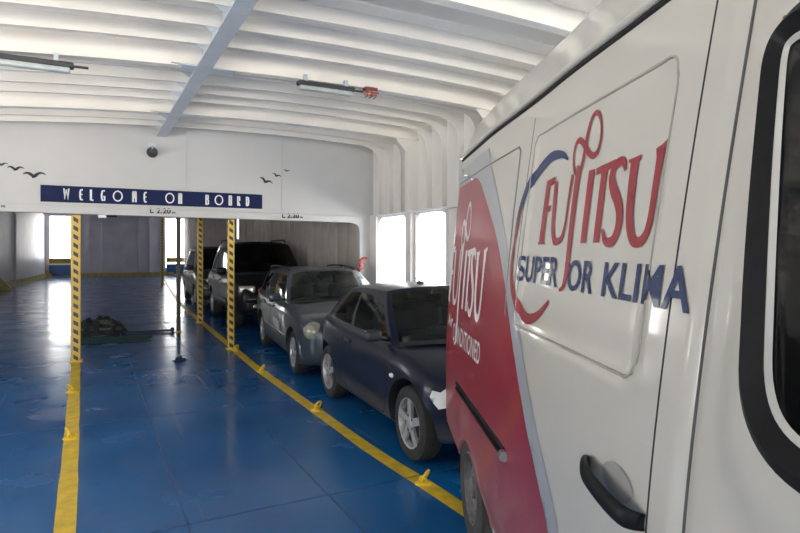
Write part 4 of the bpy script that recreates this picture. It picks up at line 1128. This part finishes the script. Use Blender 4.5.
decal('grey_graphic', [gre+[(1.67, .34)]+redc[::-1]+[(UR-.03, 2.205), (UR-.03, 2.34)]], LV(.0018), VGREY, van, .05)
# company name, tall flared capitals: metres along x, cap heights along y
def name_polys(x0, z0, kx, kz):
    W = []
    def st(pts, wds, sm=True):
        p = smooth2(pts, 5) if sm else pts
        if isinstance(wds, (list, tuple)): ww = [interp([(i/(len(wds)-1), w_) for i, w_ in enumerate(wds)], i/(len(p)-1)) for i in range(len(p))]
        else: ww = wds
        q = stroke([(x, y*.24) for x, y in p], ww); W.extend([[(x, y/.24) for x, y in f_] for f_ in q])
    W += [[(.0, 0), (.062, 0), (.085, 1.06), (.035, 1.06)], [(.035, 1.06), (.140, 1.09), (.132, .97), (.04, .95)], [(.025, .62), (.118, .63), (.114, .53), (.02, .53)], [(-.012, 0), (.075, 0), (.072, .04), (-.01, .04)]]
    st([(.155, 1.0), (.158, .55), (.162, .25), (.19, .06), (.23, .04), (.27, .10), (.295, .30), (.305, .6), (.325, 1.02)], [.038, .038, .036, .032, .026, .024, .022, .020, .026])
    st([(.385, 1.12), (.372, .8), (.362, .4), (.355, 0), (.35, -.35), (.335, -.55), (.315, -.65), (.285, -.68)], [.046, .045, .044, .042, .040, .030, .020, .008])
    W += [[(.455, 0), (.50, 0), (.522, 1.0), (.474, 1.0)]]
    W += [[(.535, 1.0), (.675, 1.04), (.668, .94), (.535, .90)], [(.560, 0), (.605, 0), (.622, .97), (.578, .97)]]
    st([(.745, .86), (.73, .97), (.70, .985), (.668, .93), (.658, .80), (.675, .66), (.708, .52), (.732, .36), (.732, .18), (.71, .04), (.68, .0), (.645, .03), (.622, .17)], [.016, .024, .030, .034, .040, .044, .044, .044, .040, .034, .030, .024, .014])
    st([(.80, .97), (.795, .55), (.80, .25), (.825, .04), (.862, -.01), (.90, .07), (.92, .28), (.93, .6), (.945, 1.0)], [.048, .046, .044, .036, .028, .028, .030, .032, .044])
    W += [[(.76, .97), (.835, .99), (.835, .93), (.765, .93)], [(.915, 1.0), (.985, 1.06), (.98, 1.0), (.92, .92)]]
    # the looped mark above: an uneven figure of eight leaning to the right
    a, b = V(.335, 1.22), V(.530, 1.60); c_ = a.lerp(b, .40); pts = []; wl = []
    for i in range(49):
        t = 2*PI*i/48; x, y = math.cos(t)/(1+math.sin(t)**2), math.sin(t)*math.cos(t)/(1+math.sin(t)**2)
        k = 1.15 if x > 0 else .95; d = (b-a)/2*k*x; pn = V(-(b-a).y*.24, (b-a).x/.24)*.90*y*k
        pts.append((c_.x+d.x+pn.x*-1, c_.y+d.y+pn.y*-1)); wl.append(.014+.011*abs(math.sin(t)))
    q = stroke([(x, y*.24) for x, y in pts], wl); W.extend([[(x, y/.24) for x, y in f_] for f_ in q])
    return [[(x0-(x-.028*min(y, 1.1))*kx, z0+y*.24*kz) for x, y in f_] for f_ in W]
decal('red_lettering', name_polys(2.25, 1.772, .93, .98), LV(.0030), TRED, van, .05)
def text_on(text, u0, u1, z0, h, bold, mt, name, sx=1.0, o=.0034):
    vs, fs, wdt = font_mesh(text, 1.0, bold); k = (u0-u1)/wdt; hh = max(v[1] for v in vs)
    decal(name, [], LV(o), mt, van, .05, ([(u0-x*k, z0+y*h/hh) for x, y in vs], fs))
text_on('SUPER', 2.470, 1.99, 1.622, .104, .018, TBLUE, 'blue_lettering')
text_on('OR', 1.90, 1.690, 1.620, .098, .018, TBLUE, 'blue_lettering')
text_on('KLIMA', 1.625, 1.160, 1.620, .096, .018, TBLUE, 'blue_lettering')
ab = smooth2([(2.04, 2.075), (2.11, 2.104), (2.248, 2.112), (2.42, 2.055), (2.53, 1.945), (2.565, 1.82), (2.558, 1.70)], 6)
decal('blue_arc', stroke(ab, [.006+.046*math.sin(PI*min(1, (i+.3)/(len(ab)+1)))**1.1 for i in range(len(ab))]), LV(.0030), TBLUE, van, .05)
ar = smooth2([(2.525, 1.93), (2.573, 1.73), (2.535, 1.60), (2.40, 1.500), (2.285, 1.475), (2.165, 1.503), (2.055, 1.565)], 6)
decal('red_arc', stroke(ar, [.010+.038*math.sin(PI*min(1, (i+1)/(len(ar)+1)))**.9 for i in range(len(ar))]), LV(.0036), TRED, van, .05)
decal('white_lettering', name_polys(4.25, 1.375, 1.24, 1.55), LV(.0040), TWHITE, van, .05)
text_on('Air', 4.18, 3.98, 1.215, .085, .02, TWHITE, 'white_lettering', o=.004)
text_on('CONDITIONED', 3.95, 3.04, 1.14, .115, .012, TWHITE, 'white_lettering', o=.004)
